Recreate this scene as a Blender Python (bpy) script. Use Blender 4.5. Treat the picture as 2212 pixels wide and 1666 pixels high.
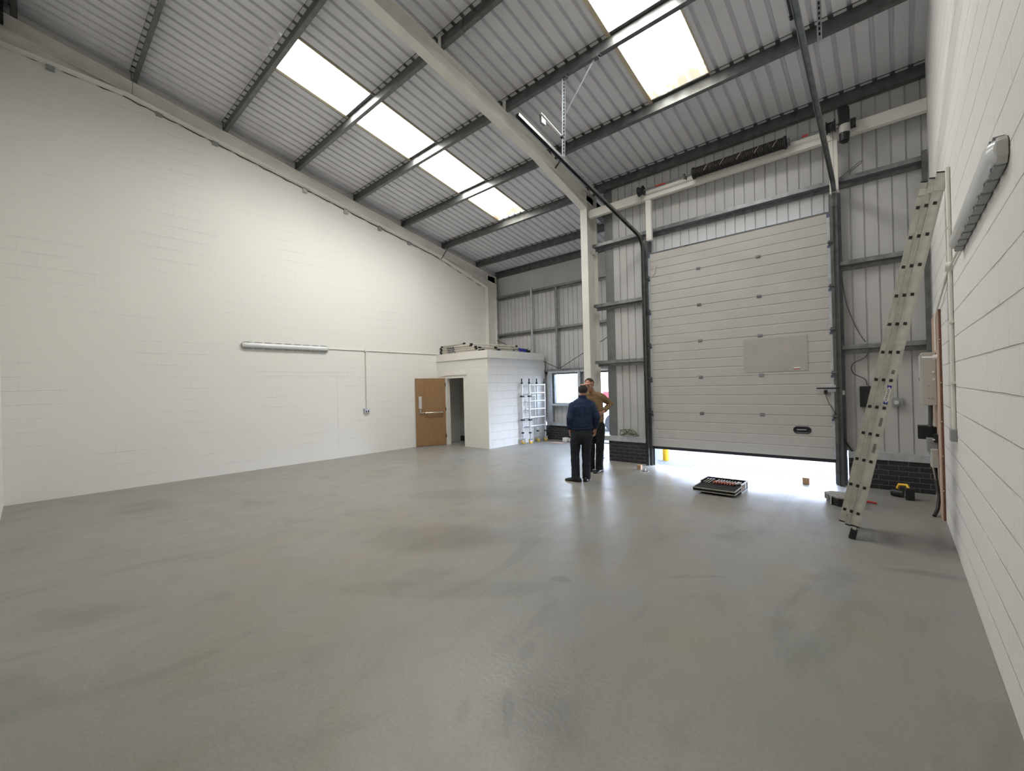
import bpy, math, random
from mathutils import Vector, Matrix, noise
random.seed(7)
for o in list(bpy.data.objects): bpy.data.objects.remove(o)
SC = bpy.context.scene
COL = SC.collection

# ------------------------------------------------------------------ camera
CAM = Vector((10.460467, -11.393548, 1.667114))
YAW, PITCH, ROLL, FPX = 0.7271823, 0.0039390, -0.0243324, 932.88257
fwd0 = Vector((-math.sin(YAW), math.cos(YAW), 0)); rt = Vector((math.cos(YAW), math.sin(YAW), 0)); zup = Vector((0, 0, 1))
fwd = fwd0 * math.cos(PITCH) + zup * math.sin(PITCH)
upv = -fwd0 * math.sin(PITCH) + zup * math.cos(PITCH)
r2 = rt * math.cos(ROLL) + upv * math.sin(ROLL); u2 = -rt * math.sin(ROLL) + upv * math.cos(ROLL)
cd = bpy.data.cameras.new('camera'); cam = bpy.data.objects.new('camera', cd); COL.objects.link(cam)
cam.matrix_world = Matrix(((r2.x, u2.x, -fwd.x, CAM.x), (r2.y, u2.y, -fwd.y, CAM.y), (r2.z, u2.z, -fwd.z, CAM.z), (0, 0, 0, 1)))
cd.sensor_fit = 'HORIZONTAL'; cd.sensor_width = 36.0; cd.lens = FPX / 2212 * 36.0
cd.clip_start = 0.02; cd.clip_end = 500
SC.camera = cam

# ------------------------------------------------------------------ world, exposure, big lights
SKY = 24.0            # overcast daylight outside
ROOFLIGHT = 20.0      # backlit translucent rooflight sheets
SC.view_settings.view_transform = 'Standard'; SC.view_settings.look = 'None'
SC.view_settings.exposure = 0.0; SC.view_settings.gamma = 1.0; SC.view_settings.use_curve_mapping = False
W = bpy.data.worlds.new('overcast_sky'); SC.world = W; W.use_nodes = True
wn = W.node_tree.nodes; wl = W.node_tree.links
bg = wn['Background']; tcw = wn.new('ShaderNodeTexCoord'); spx = wn.new('ShaderNodeSeparateXYZ'); rmp = wn.new('ShaderNodeValToRGB')
wl.new(tcw.outputs['Generated'], spx.inputs[0]); wl.new(spx.outputs['Z'], rmp.inputs[0]); wl.new(rmp.outputs[0], bg.inputs[0])
rmp.color_ramp.elements[0].color = (0.76, 0.84, 1.0, 1); rmp.color_ramp.elements[0].position = 0.0
rmp.color_ramp.elements[1].color = (0.55, 0.70, 1.0, 1); rmp.color_ramp.elements[1].position = 0.8
bg.inputs[1].default_value = SKY
SC.cycles.use_denoising = True; SC.cycles.use_adaptive_sampling = True; SC.cycles.adaptive_threshold = 0.03
try: SC.cycles.denoiser = 'OPENIMAGEDENOISE'
except Exception: pass
SC.cycles.max_bounces = 8; SC.cycles.diffuse_bounces = 5; SC.cycles.glossy_bounces = 3; SC.cycles.transmission_bounces = 4
SC.cycles.sample_clamp_indirect = 6.0; SC.cycles.caustics_reflective = False; SC.cycles.caustics_refractive = False
def portal(name, loc, rot, sx, sy):      # daylight enters through the openings the building has
    l = bpy.data.lights.new(name, 'AREA'); l.shape = 'RECTANGLE'; l.size = sx; l.size_y = sy
    l.cycles.is_portal = True
    o = bpy.data.objects.new(name, l); COL.objects.link(o); o.location = loc; o.rotation_euler = rot
portal('door_gap_portal', (8.22, -2.70, 0.20), (math.radians(90), 0, math.radians(180)), 3.0, 0.42)
portal('doorway_portal', (4.60, -0.30, 1.0), (math.radians(90), 0, math.radians(180)), 1.3, 2.05)
portal('window_portal', (2.95, -0.30, 1.59), (math.radians(90), 0, math.radians(180)), 0.95, 0.95)

# ------------------------------------------------------------------ helpers
def V(*a): return Vector(a)
class MB:
    def __init__(s): s.v = []; s.f = []; s.sm = []; s.mi = []; s.m = 0
    def add(s, vs, fs, smooth=False):
        b = len(s.v); s.v += [Vector(p) for p in vs]
        for f in fs: s.f.append([b + i for i in f]); s.sm.append(smooth); s.mi.append(s.m)
    def box(s, x0, y0, z0, x1, y1, z1):
        x0, x1 = min(x0, x1), max(x0, x1); y0, y1 = min(y0, y1), max(y0, y1); z0, z1 = min(z0, z1), max(z0, z1)
        s.add([(x0, y0, z0), (x1, y0, z0), (x1, y1, z0), (x0, y1, z0), (x0, y0, z1), (x1, y0, z1), (x1, y1, z1), (x0, y1, z1)],
              [(0, 3, 2, 1), (4, 5, 6, 7), (0, 1, 5, 4), (1, 2, 6, 5), (2, 3, 7, 6), (3, 0, 4, 7)])
        return s
    def member(s, p0, p1, up, rects):      # bar from p0 to p1; rects (u0,u1,v0,v1): u sideways, v along up
        p0 = Vector(p0); p1 = Vector(p1); d = (p1 - p0).normalized(); up = Vector(up); up = (up - d * up.dot(d)).normalized(); sd = d.cross(up)
        for (a, b, c, e) in rects:
            vs = [P + sd * u + up * v for P in (p0, p1) for (u, v) in ((a, c), (b, c), (b, e), (a, e))]
            s.add(vs, [(0, 1, 2, 3), (7, 6, 5, 4), (0, 4, 5, 1), (1, 5, 6, 2), (2, 6, 7, 3), (3, 7, 4, 0)])
        return s
    def tube(s, pts, r, n=10, cap=True, round_=False, up=None):
        pts = [Vector(p) for p in pts]; N = len(pts); rs = list(r) if hasattr(r, '__len__') else [r] * N
        if round_:      # hemisphere ends
            a = (pts[1] - pts[0]).normalized(); b = (pts[-1] - pts[-2]).normalized()
            A = [pts[0] - a * rs[0] * math.cos(t) for t in (0.15, 0.6, 1.1)]; ra = [rs[0] * math.sin(t) for t in (0.15, 0.6, 1.1)]
            B = [pts[-1] + b * rs[-1] * math.cos(t) for t in (1.1, 0.6, 0.15)]; rb = [rs[-1] * math.sin(t) for t in (1.1, 0.6, 0.15)]
            pts = A + pts + B; rs = ra + rs + rb; N = len(pts)
        vs = []; ref = None
        for i, p in enumerate(pts):
            t = (pts[min(i + 1, N - 1)] - pts[max(i - 1, 0)]).normalized()
            if ref is None:
                ref = Vector(up) if up else (zup if abs(t.z) < 0.9 else Vector((1, 0, 0)))
            u = (ref - t * ref.dot(t)); u = u.normalized() if u.length > 1e-6 else t.orthogonal().normalized()
            w = t.cross(u); ref = u
            for k in range(n):
                an = 2 * math.pi * k / n; vs.append(p + (u * math.cos(an) + w * math.sin(an)) * rs[i])
        fs = [(i * n + k, i * n + (k + 1) % n, (i + 1) * n + (k + 1) % n, (i + 1) * n + k) for i in range(N - 1) for k in range(n)]
        s.add(vs, fs, True)
        if cap:
            s.add(vs[:n][::-1], [tuple(range(n))]); s.add(vs[-n:], [tuple(range(n))])
        return s
    def loft(s, rings, smooth=True):       # rings: lists of points, equal count
        n = len(rings[0]); vs = [p for r in rings for p in r]
        s.add(vs, [(i * n + k, i * n + (k + 1) % n, (i + 1) * n + (k + 1) % n, (i + 1) * n + k) for i in range(len(rings) - 1) for k in range(n)], smooth)
        s.add(list(rings[0])[::-1], [tuple(range(n))], smooth); s.add(rings[-1], [tuple(range(n))], smooth)
        return s
    def prism(s, poly, ext):
        ext = Vector(ext); a = [Vector(p) for p in poly]; b = [p + ext for p in a]; n = len(a)
        s.add(a + b, [tuple(range(n))[::-1], tuple(range(n, 2 * n))] + [(i, (i + 1) % n, n + (i + 1) % n, n + i) for i in range(n)])
        return s
    def ball(s, c, rx, ry=None, rz=None, ax=None, n=14, keep=None):
        ry = ry or rx; rz = rz or rx; c = Vector(c); ax = ax or (V(1, 0, 0), V(0, 1, 0), V(0, 0, 1)); m = n // 2 + 2
        vs = []; loc = []
        for i in range(m + 1):
            th = math.pi * i / m
            for k in range(n):
                ph = 2 * math.pi * k / n; l = (math.sin(th) * math.cos(ph), math.sin(th) * math.sin(ph), math.cos(th)); loc.append(l)
                vs.append(c + ax[0] * l[0] * rx + ax[1] * l[1] * ry + ax[2] * l[2] * rz)
        fs = []
        for i in range(m):
            for k in range(n):
                f = (i * n + k, (i + 1) * n + k, (i + 1) * n + (k + 1) % n, i * n + (k + 1) % n)
                if keep and not all(keep(*loc[j]) for j in f): continue
                if i == 0: f = (f[0], f[1], f[2])
                elif i == m - 1: f = (f[0], f[1], f[3])
                fs.append(f)
        s.add(vs, fs, True); return s
    def build(s, name, mat, parent=None, bevel=0, label=None):
        off = Vector((0, 0, 0)); q = parent
        while q is not None: off += q.location; q = q.parent
        me = bpy.data.meshes.new(name); me.from_pydata([tuple(p - off) for p in s.v], [], s.f)
        for m_ in (mat if isinstance(mat, (list, tuple)) else [mat]): me.materials.append(m_)
        me.polygons.foreach_set('use_smooth', s.sm); me.polygons.foreach_set('material_index', s.mi)
        me.validate(); me.update()
        o = bpy.data.objects.new(name, me); COL.objects.link(o)
        if parent is not None: o.parent = parent
        if bevel:
            b = o.modifiers.new('bevel', 'BEVEL'); b.width = bevel; b.segments = 2; b.limit_method = 'ANGLE'
        if label: o['label'] = label
        return o
def thing(name, label, cat, loc, group=None):
    o = bpy.data.objects.new(name, None); COL.objects.link(o); o.location = loc; o.empty_display_size = 0.1
    return tag(o, label, cat, group)
def tag(o, label, cat, group=None):
    o['label'] = label; o['category'] = cat
    if group: o['group'] = group
    return o
def struct(o): o['kind'] = 'structure'; return o
def copy_tree(o, loc, parent=None):
    c = o.copy(); COL.objects.link(c)
    if parent is not None: c.parent = parent
    if loc is not None: c.location = loc
    for ch in o.children: copy_tree(ch, None, c)
    return c

# ------------------------------------------------------------------ materials
def M(name, col, rough=0.6, metal=0.0, var=0.0, vscale=6.0, bump=0.0, bscale=60.0, emit=None, spec=0.5, rvar=0.0):
    m = bpy.data.materials.new(name); m.use_nodes = True; n = m.node_tree.nodes; l = m.node_tree.links; b = n['Principled BSDF']
    b.inputs['Base Color'].default_value = (*col, 1); b.inputs['Roughness'].default_value = rough; b.inputs['Metallic'].default_value = metal
    b.inputs['Specular IOR Level'].default_value = spec
    tc = n.new('ShaderNodeTexCoord')
    if var or rvar:
        t = n.new('ShaderNodeTexNoise'); t.inputs['Scale'].default_value = vscale; t.inputs['Detail'].default_value = 6; l.new(tc.outputs['Object'], t.inputs['Vector'])
        if var:
            mr = n.new('ShaderNodeMapRange'); mr.inputs[1].default_value = 0.3; mr.inputs[2].default_value = 0.7; mr.inputs[3].default_value = 1 - var; mr.inputs[4].default_value = 1 + var
            mx = n.new('ShaderNodeVectorMath'); mx.operation = 'SCALE'; mx.inputs[0].default_value = col
            l.new(t.outputs['Fac'], mr.inputs[0]); l.new(mr.outputs[0], mx.inputs['Scale']); l.new(mx.outputs[0], b.inputs['Base Color'])
        if rvar:
            m2 = n.new('ShaderNodeMapRange'); m2.inputs[3].default_value = rough - rvar; m2.inputs[4].default_value = rough + rvar
            l.new(t.outputs['Fac'], m2.inputs[0]); l.new(m2.outputs[0], b.inputs['Roughness'])
    if bump:
        t2 = n.new('ShaderNodeTexNoise'); t2.inputs['Scale'].default_value = bscale; t2.inputs['Detail'].default_value = 4; l.new(tc.outputs['Object'], t2.inputs['Vector'])
        bp = n.new('ShaderNodeBump'); bp.inputs['Strength'].default_value = bump; bp.inputs['Distance'].default_value = 0.01
        l.new(t2.outputs['Fac'], bp.inputs['Height']); l.new(bp.outputs[0], b.inputs['Normal'])
    if emit: b.inputs['Emission Color'].default_value = (*emit[0], 1); b.inputs['Emission Strength'].default_value = emit[1]
    return m

def block_mat(name, col, axis, bw=0.45, bh=0.225, mortar=0.010, mcol=0.80, brick=None, bumpd=0.012, vis=(0.42, 0.62), extra=None, perp=0.4):
    m = bpy.data.materials.new(name); m.use_nodes = True; n = m.node_tree.nodes; l = m.node_tree.links; b = n['Principled BSDF']
    tc = n.new('ShaderNodeTexCoord'); sp = n.new('ShaderNodeSeparateXYZ'); cb = n.new('ShaderNodeCombineXYZ')
    l.new(tc.outputs['Object'], sp.inputs[0]); l.new(sp.outputs['Y' if axis == 'x' else 'X'], cb.inputs[0]); l.new(sp.outputs['Z'], cb.inputs[1])
    # slightly uneven courses
    nz = n.new('ShaderNodeTexNoise'); nz.inputs['Scale'].default_value = 1.3; nz.inputs['Detail'].default_value = 5
    ad = n.new('ShaderNodeVectorMath'); ad.operation = 'MULTIPLY_ADD'; ad.inputs[1].default_value = (0.012, 0.012, 0)
    l.new(cb.outputs[0], nz.inputs['Vector']); l.new(nz.outputs['Color'], ad.inputs[0]); l.new(cb.outputs[0], ad.inputs[2])
    br = n.new('ShaderNodeTexBrick'); l.new(ad.outputs[0], br.inputs['Vector'])
    br.inputs['Scale'].default_value = 1.0; br.inputs['Brick Width'].default_value = bw; br.inputs['Row Height'].default_value = bh
    br.inputs['Mortar Size'].default_value = mortar; br.inputs['Mortar Smooth'].default_value = 0.6; br.offset = 0.5
    c2 = brick or col
    br.inputs['Color1'].default_value = (*c2, 1); br.inputs['Color2'].default_value = (*[c * (0.97 if not brick else 0.7) for c in c2], 1)
    br.inputs['Mortar'].default_value = (*[c * mcol for c in col], 1)
    # joints fade in and out under the paint
    n2 = n.new('ShaderNodeTexNoise'); n2.inputs['Scale'].default_value = 0.9; n2.inputs['Detail'].default_value = 7; n2.inputs['Roughness'].default_value = 0.7; l.new(cb.outputs[0], n2.inputs['Vector'])
    mr = n.new('ShaderNodeMapRange'); mr.inputs[1].default_value = vis[0]; mr.inputs[2].default_value = vis[1]; l.new(n2.outputs['Fac'], mr.inputs[0])
    jm = n.new('ShaderNodeMath'); jm.operation = 'MULTIPLY'; l.new(br.outputs['Fac'], jm.inputs[0]); l.new(mr.outputs[0], jm.inputs[1])
    if not brick:                                       # upright joints are better filled with paint than the bed joints
        q1 = n.new('ShaderNodeMath'); q1.operation = 'PINGPONG'; q1.inputs[1].default_value = bh / 2; l.new(sp.outputs['Z'], q1.inputs[0])
        q2 = n.new('ShaderNodeMath'); q2.operation = 'LESS_THAN'; q2.inputs[1].default_value = 0.022; l.new(q1.outputs[0], q2.inputs[0])
        q3 = n.new('ShaderNodeMath'); q3.operation = 'MULTIPLY_ADD'; q3.inputs[1].default_value = 1 - perp; q3.inputs[2].default_value = perp; l.new(q2.outputs[0], q3.inputs[0])
        q4 = n.new('ShaderNodeMath'); q4.operation = 'MULTIPLY'; l.new(jm.outputs[0], q4.inputs[0]); l.new(q3.outputs[0], q4.inputs[1]); jm = q4
    fac = jm
    if extra:                                           # outline of a filled-in opening
        prev = jm
        for (ax, c0, lo, hi) in extra:
            A = n.new('ShaderNodeMath'); A.operation = 'SUBTRACT'; l.new(sp.outputs[ax], A.inputs[0]); A.inputs[1].default_value = c0
            B = n.new('ShaderNodeMath'); B.operation = 'ABSOLUTE'; l.new(A.outputs[0], B.inputs[0])
            C = n.new('ShaderNodeMath'); C.operation = 'LESS_THAN'; l.new(B.outputs[0], C.inputs[0]); C.inputs[1].default_value = 0.006
            oth = 'Z' if ax == 'Y' else 'Y'
            D_ = n.new('ShaderNodeMath'); D_.operation = 'GREATER_THAN'; l.new(sp.outputs[oth], D_.inputs[0]); D_.inputs[1].default_value = lo
            E_ = n.new('ShaderNodeMath'); E_.operation = 'LESS_THAN'; l.new(sp.outputs[oth], E_.inputs[0]); E_.inputs[1].default_value = hi
            F_ = n.new('ShaderNodeMath'); F_.operation = 'MULTIPLY'; l.new(C.outputs[0], F_.inputs[0]); l.new(D_.outputs[0], F_.inputs[1])
            G_ = n.new('ShaderNodeMath'); G_.operation = 'MULTIPLY'; l.new(F_.outputs[0], G_.inputs[0]); l.new(E_.outputs[0], G_.inputs[1])
            H_ = n.new('ShaderNodeMath'); H_.operation = 'MAXIMUM'; l.new(G_.outputs[0], H_.inputs[0]); l.new(prev.outputs[0], H_.inputs[1]); prev = H_
        fac = prev
    mx = n.new('ShaderNodeMix'); mx.data_type = 'RGBA'
    if brick:
        l.new(br.outputs['Color'], b.inputs['Base Color'])
    else:
        mx.inputs['A'].default_value = (*col, 1); mx.inputs['B'].default_value = (*[c * mcol for c in col], 1)
        l.new(fac.outputs[0], mx.inputs['Factor']); l.new(mx.outputs['Result'], b.inputs['Base Color'])
    n3 = n.new('ShaderNodeTexNoise'); n3.inputs['Scale'].default_value = 70; n3.inputs['Detail'].default_value = 5; l.new(tc.outputs['Object'], n3.inputs['Vector'])
    inv = n.new('ShaderNodeMath'); inv.operation = 'MULTIPLY_ADD'; inv.inputs[1].default_value = -1.0; l.new(fac.outputs[0], inv.inputs[0])
    sc = n.new('ShaderNodeMath'); sc.operation = 'MULTIPLY'; sc.inputs[1].default_value = 0.12; l.new(n3.outputs['Fac'], sc.inputs[0]); l.new(sc.outputs[0], inv.inputs[2])
    bp = n.new('ShaderNodeBump'); bp.inputs['Strength'].default_value = 0.7; bp.inputs['Distance'].default_value = bumpd
    l.new(inv.outputs[0], bp.inputs['Height']); l.new(bp.outputs[0], b.inputs['Normal'])
    b.inputs['Roughness'].default_value = 0.65; b.inputs['Specular IOR Level'].default_value = 0.3
    return m

CREAM = (0.84, 0.83, 0.795)
m_wall_l = block_mat('painted_blockwork_left', CREAM, 'x', mortar=0.006, mcol=0.89, bumpd=0.006, vis=(0.46, 0.64), perp=0.3, extra=[('Y', -6.225, 0.25, 2.14), ('Z', 2.14, -8.1, -5.95), ('Z', 2.05, -7.9, -5.95), ('Y', -5.95, 2.05, 2.14)])
m_wall_r = block_mat('painted_blockwork_right', (0.80, 0.785, 0.775), 'x', mortar=0.009, mcol=0.84, vis=(0.36, 0.56), bumpd=0.018, perp=0.25)
m_block_y = block_mat('painted_blockwork', (0.82, 0.805, 0.76), 'y', mortar=0.006, mcol=0.88, bumpd=0.008, vis=(0.38, 0.6))
m_block_x = block_mat('painted_blockwork_side', (0.82, 0.81, 0.79), 'x', perp=0.8, mortar=0.006, mcol=0.82, vis=(0.3, 0.5), bumpd=0.008)
m_brick_y = block_mat('dark_engineering_brick', (0.115, 0.11, 0.10), 'y', 0.225, 0.075, 0.008, 1.0, brick=(0.042, 0.040, 0.046), vis=(0.0, 0.05))
m_brick_x = block_mat('dark_engineering_brick_side', (0.10, 0.098, 0.09), 'x', 0.225, 0.075, 0.008, 1.0, brick=(0.042, 0.040, 0.046), vis=(0.0, 0.05))

m_paint = M('white_paint', (0.80, 0.78, 0.72), 0.55, var=0.03)
m_roof = M('white_liner_sheet', (0.70, 0.70, 0.735), 0.38, var=0.05, vscale=2.0, rvar=0.08)
m_clad = M('white_wall_liner', (0.54, 0.54, 0.535), 0.42, var=0.05, vscale=2.0, rvar=0.06)
m_galv = M('galvanised_steel', (0.24, 0.25, 0.255), 0.42, 0.75, var=0.28, vscale=9, rvar=0.12)
m_galv_dk = M('dull_galvanised_steel', (0.155, 0.16, 0.16), 0.42, 0.7, var=0.25, vscale=7, rvar=0.12)
m_galv_lt = M('bright_galvanised_steel', (0.52, 0.55, 0.58), 0.4, 0.45, var=0.15, vscale=12, rvar=0.1)
m_steel_w = M('cream_painted_steel', (0.82, 0.80, 0.75), 0.5, var=0.05, vscale=3)
m_beige = M('beige_flashing', (0.58, 0.50, 0.36), 0.35, 0.2, var=0.06)
m_panel = M('door_panel_skin', (0.50, 0.485, 0.465), 0.45, var=0.03, vscale=3, bump=0.25, bscale=160)
m_patch = M('bare_repair_sheet', (0.44, 0.42, 0.39), 0.5, 0.1, var=0.05, vscale=4, bump=0.15, bscale=90)
m_black = M('black_plastic', (0.012, 0.012, 0.013), 0.45)
m_dark = M('dark_steel', (0.035, 0.035, 0.038), 0.5, 0.6, var=0.3, vscale=20)
m_rubber = M('black_rubber', (0.018, 0.018, 0.02), 0.8)
m_alu = M('aluminium', (0.72, 0.72, 0.72), 0.38, 0.55, var=0.08, vscale=18)
m_ladder = M('worn_ladder_aluminium', (0.60, 0.585, 0.53), 0.55, 0.12, var=0.12, vscale=14)
m_chrome = M('polished_steel', (0.8, 0.79, 0.76), 0.18, 1.0)
m_white = M('white_plastic', (0.82, 0.82, 0.81), 0.4)
m_grey = M('grey_plastic', (0.30, 0.31, 0.31), 0.5, var=0.04)
m_ltgrey = M('light_grey_enamel', (0.50, 0.495, 0.47), 0.45, var=0.04)
m_diff = M('clear_ribbed_diffuser', (0.74, 0.76, 0.77), 0.22, spec=0.6)
m_yellow = M('yellow_polyurethane', (0.80, 0.50, 0.03), 0.45)
m_yelpost = M('yellow_paint', (0.75, 0.42, 0.02), 0.4)
m_red = M('red_plastic', (0.45, 0.03, 0.02), 0.4)
m_redpaint = M('red_car_paint', (0.55, 0.03, 0.04), 0.25)
m_blue = M('blue_plastic', (0.02, 0.03, 0.30), 0.45)
m_copper = M('reddish_brown_plastic', (0.33, 0.10, 0.06), 0.4)
m_timber = M('sawn_softwood', (0.46, 0.29, 0.17), 0.7, var=0.15, vscale=25)
m_ply = M('pinkish_plywood', (0.56, 0.42, 0.33), 0.7, var=0.08, vscale=8)
m_plyedge = M('dark_plywood_edge', (0.17, 0.075, 0.045), 0.7, var=0.3, vscale=40)
m_green = M('green_cable_sheath', (0.06, 0.10, 0.03), 0.5)
m_cable = M('grey_cable_sheath', (0.10, 0.10, 0.10), 0.55)
m_cable_k = M('black_cable_sheath', (0.012, 0.012, 0.013), 0.5)
m_glass_w = M('white_glazing_bars', (0.80, 0.82, 0.84), 0.4)
m_sealant = M('dark_joint_sealant', (0.06, 0.055, 0.05), 0.8)
m_skin = M('skin', (0.52, 0.27, 0.19), 0.55, var=0.08, vscale=30)
m_eye = M('eye', (0.75, 0.73, 0.7), 0.2)
m_navy = M('navy_knitwear', (0.013, 0.028, 0.075), 0.92, var=0.35, vscale=14, bump=0.5, bscale=220)
m_denim = M('dark_denim', (0.018, 0.021, 0.030), 0.9, var=0.35, vscale=12, bump=0.3, bscale=200)
m_tan = M('tan_knitwear', (0.27, 0.175, 0.09), 0.92, var=0.18, vscale=14, bump=0.5, bscale=220)
m_trous = M('black_trousers', (0.008, 0.008, 0.009), 0.9, var=0.3, vscale=12)
m_shoe = M('black_leather', (0.008, 0.008, 0.009), 0.35)
m_hairg = M('dark_grey_hair', (0.045, 0.037, 0.03), 0.8, var=0.5, vscale=120, bump=0.8, bscale=300)
m_hairb = M('short_brown_hair', (0.06, 0.03, 0.022), 0.8, var=0.4, vscale=120, bump=0.8, bscale=300)
m_spring = M('greased_spring_steel', (0.045, 0.04, 0.036), 0.5, 0.6, var=0.4, vscale=25)
m_foam = M('black_foam', (0.012, 0.012, 0.013), 0.9)
m_label = M('faded_printed_label', (0.22, 0.20, 0.18), 0.7, var=0.5, vscale=90)
m_van = M('white_van_paint', (0.75, 0.77, 0.8), 0.3)
m_tint = M('tinted_glass', (0.25, 0.33, 0.38), 0.1)

def pave_mat():
    m = bpy.data.materials.new('block_paving'); m.use_nodes = True; n = m.node_tree.nodes; l = m.node_tree.links; b = n['Principled BSDF']
    tc = n.new('ShaderNodeTexCoord'); br = n.new('ShaderNodeTexBrick'); l.new(tc.outputs['Object'], br.inputs['Vector'])
    br.inputs['Scale'].default_value = 1; br.inputs['Brick Width'].default_value = .21; br.inputs['Row Height'].default_value = .105; br.inputs['Mortar Size'].default_value = .007
    br.inputs['Color1'].default_value = (.10, .098, .095, 1); br.inputs['Color2'].default_value = (.085, .083, .08, 1); br.inputs['Mortar'].default_value = (.02, .02, .021, 1)
    l.new(br.outputs['Color'], b.inputs['Base Color']); b.inputs['Roughness'].default_value = .9; return m
m_pave = pave_mat()
def wood_mat():
    m = bpy.data.materials.new('oak_veneer'); m.use_nodes = True; n = m.node_tree.nodes; l = m.node_tree.links; b = n['Principled BSDF']
    tc = n.new('ShaderNodeTexCoord'); mp = n.new('ShaderNodeMapping'); mp.inputs['Scale'].default_value = (14, 14, 0.7)
    nz = n.new('ShaderNodeTexNoise'); nz.inputs['Scale'].default_value = 4; nz.inputs['Detail'].default_value = 8; nz.inputs['Distortion'].default_value = 0.6
    cr = n.new('ShaderNodeValToRGB'); cr.color_ramp.elements[0].position = 0.3; cr.color_ramp.elements[0].color = (0.24, 0.135, 0.06, 1)
    cr.color_ramp.elements[1].position = 0.7; cr.color_ramp.elements[1].color = (0.33, 0.195, 0.095, 1)
    l.new(tc.outputs['Object'], mp.inputs[0]); l.new(mp.outputs[0], nz.inputs['Vector']); l.new(nz.outputs['Fac'], cr.inputs[0]); l.new(cr.outputs[0], b.inputs['Base Color'])
    b.inputs['Roughness'].default_value = 0.5; return m
m_oak = wood_mat()

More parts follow.
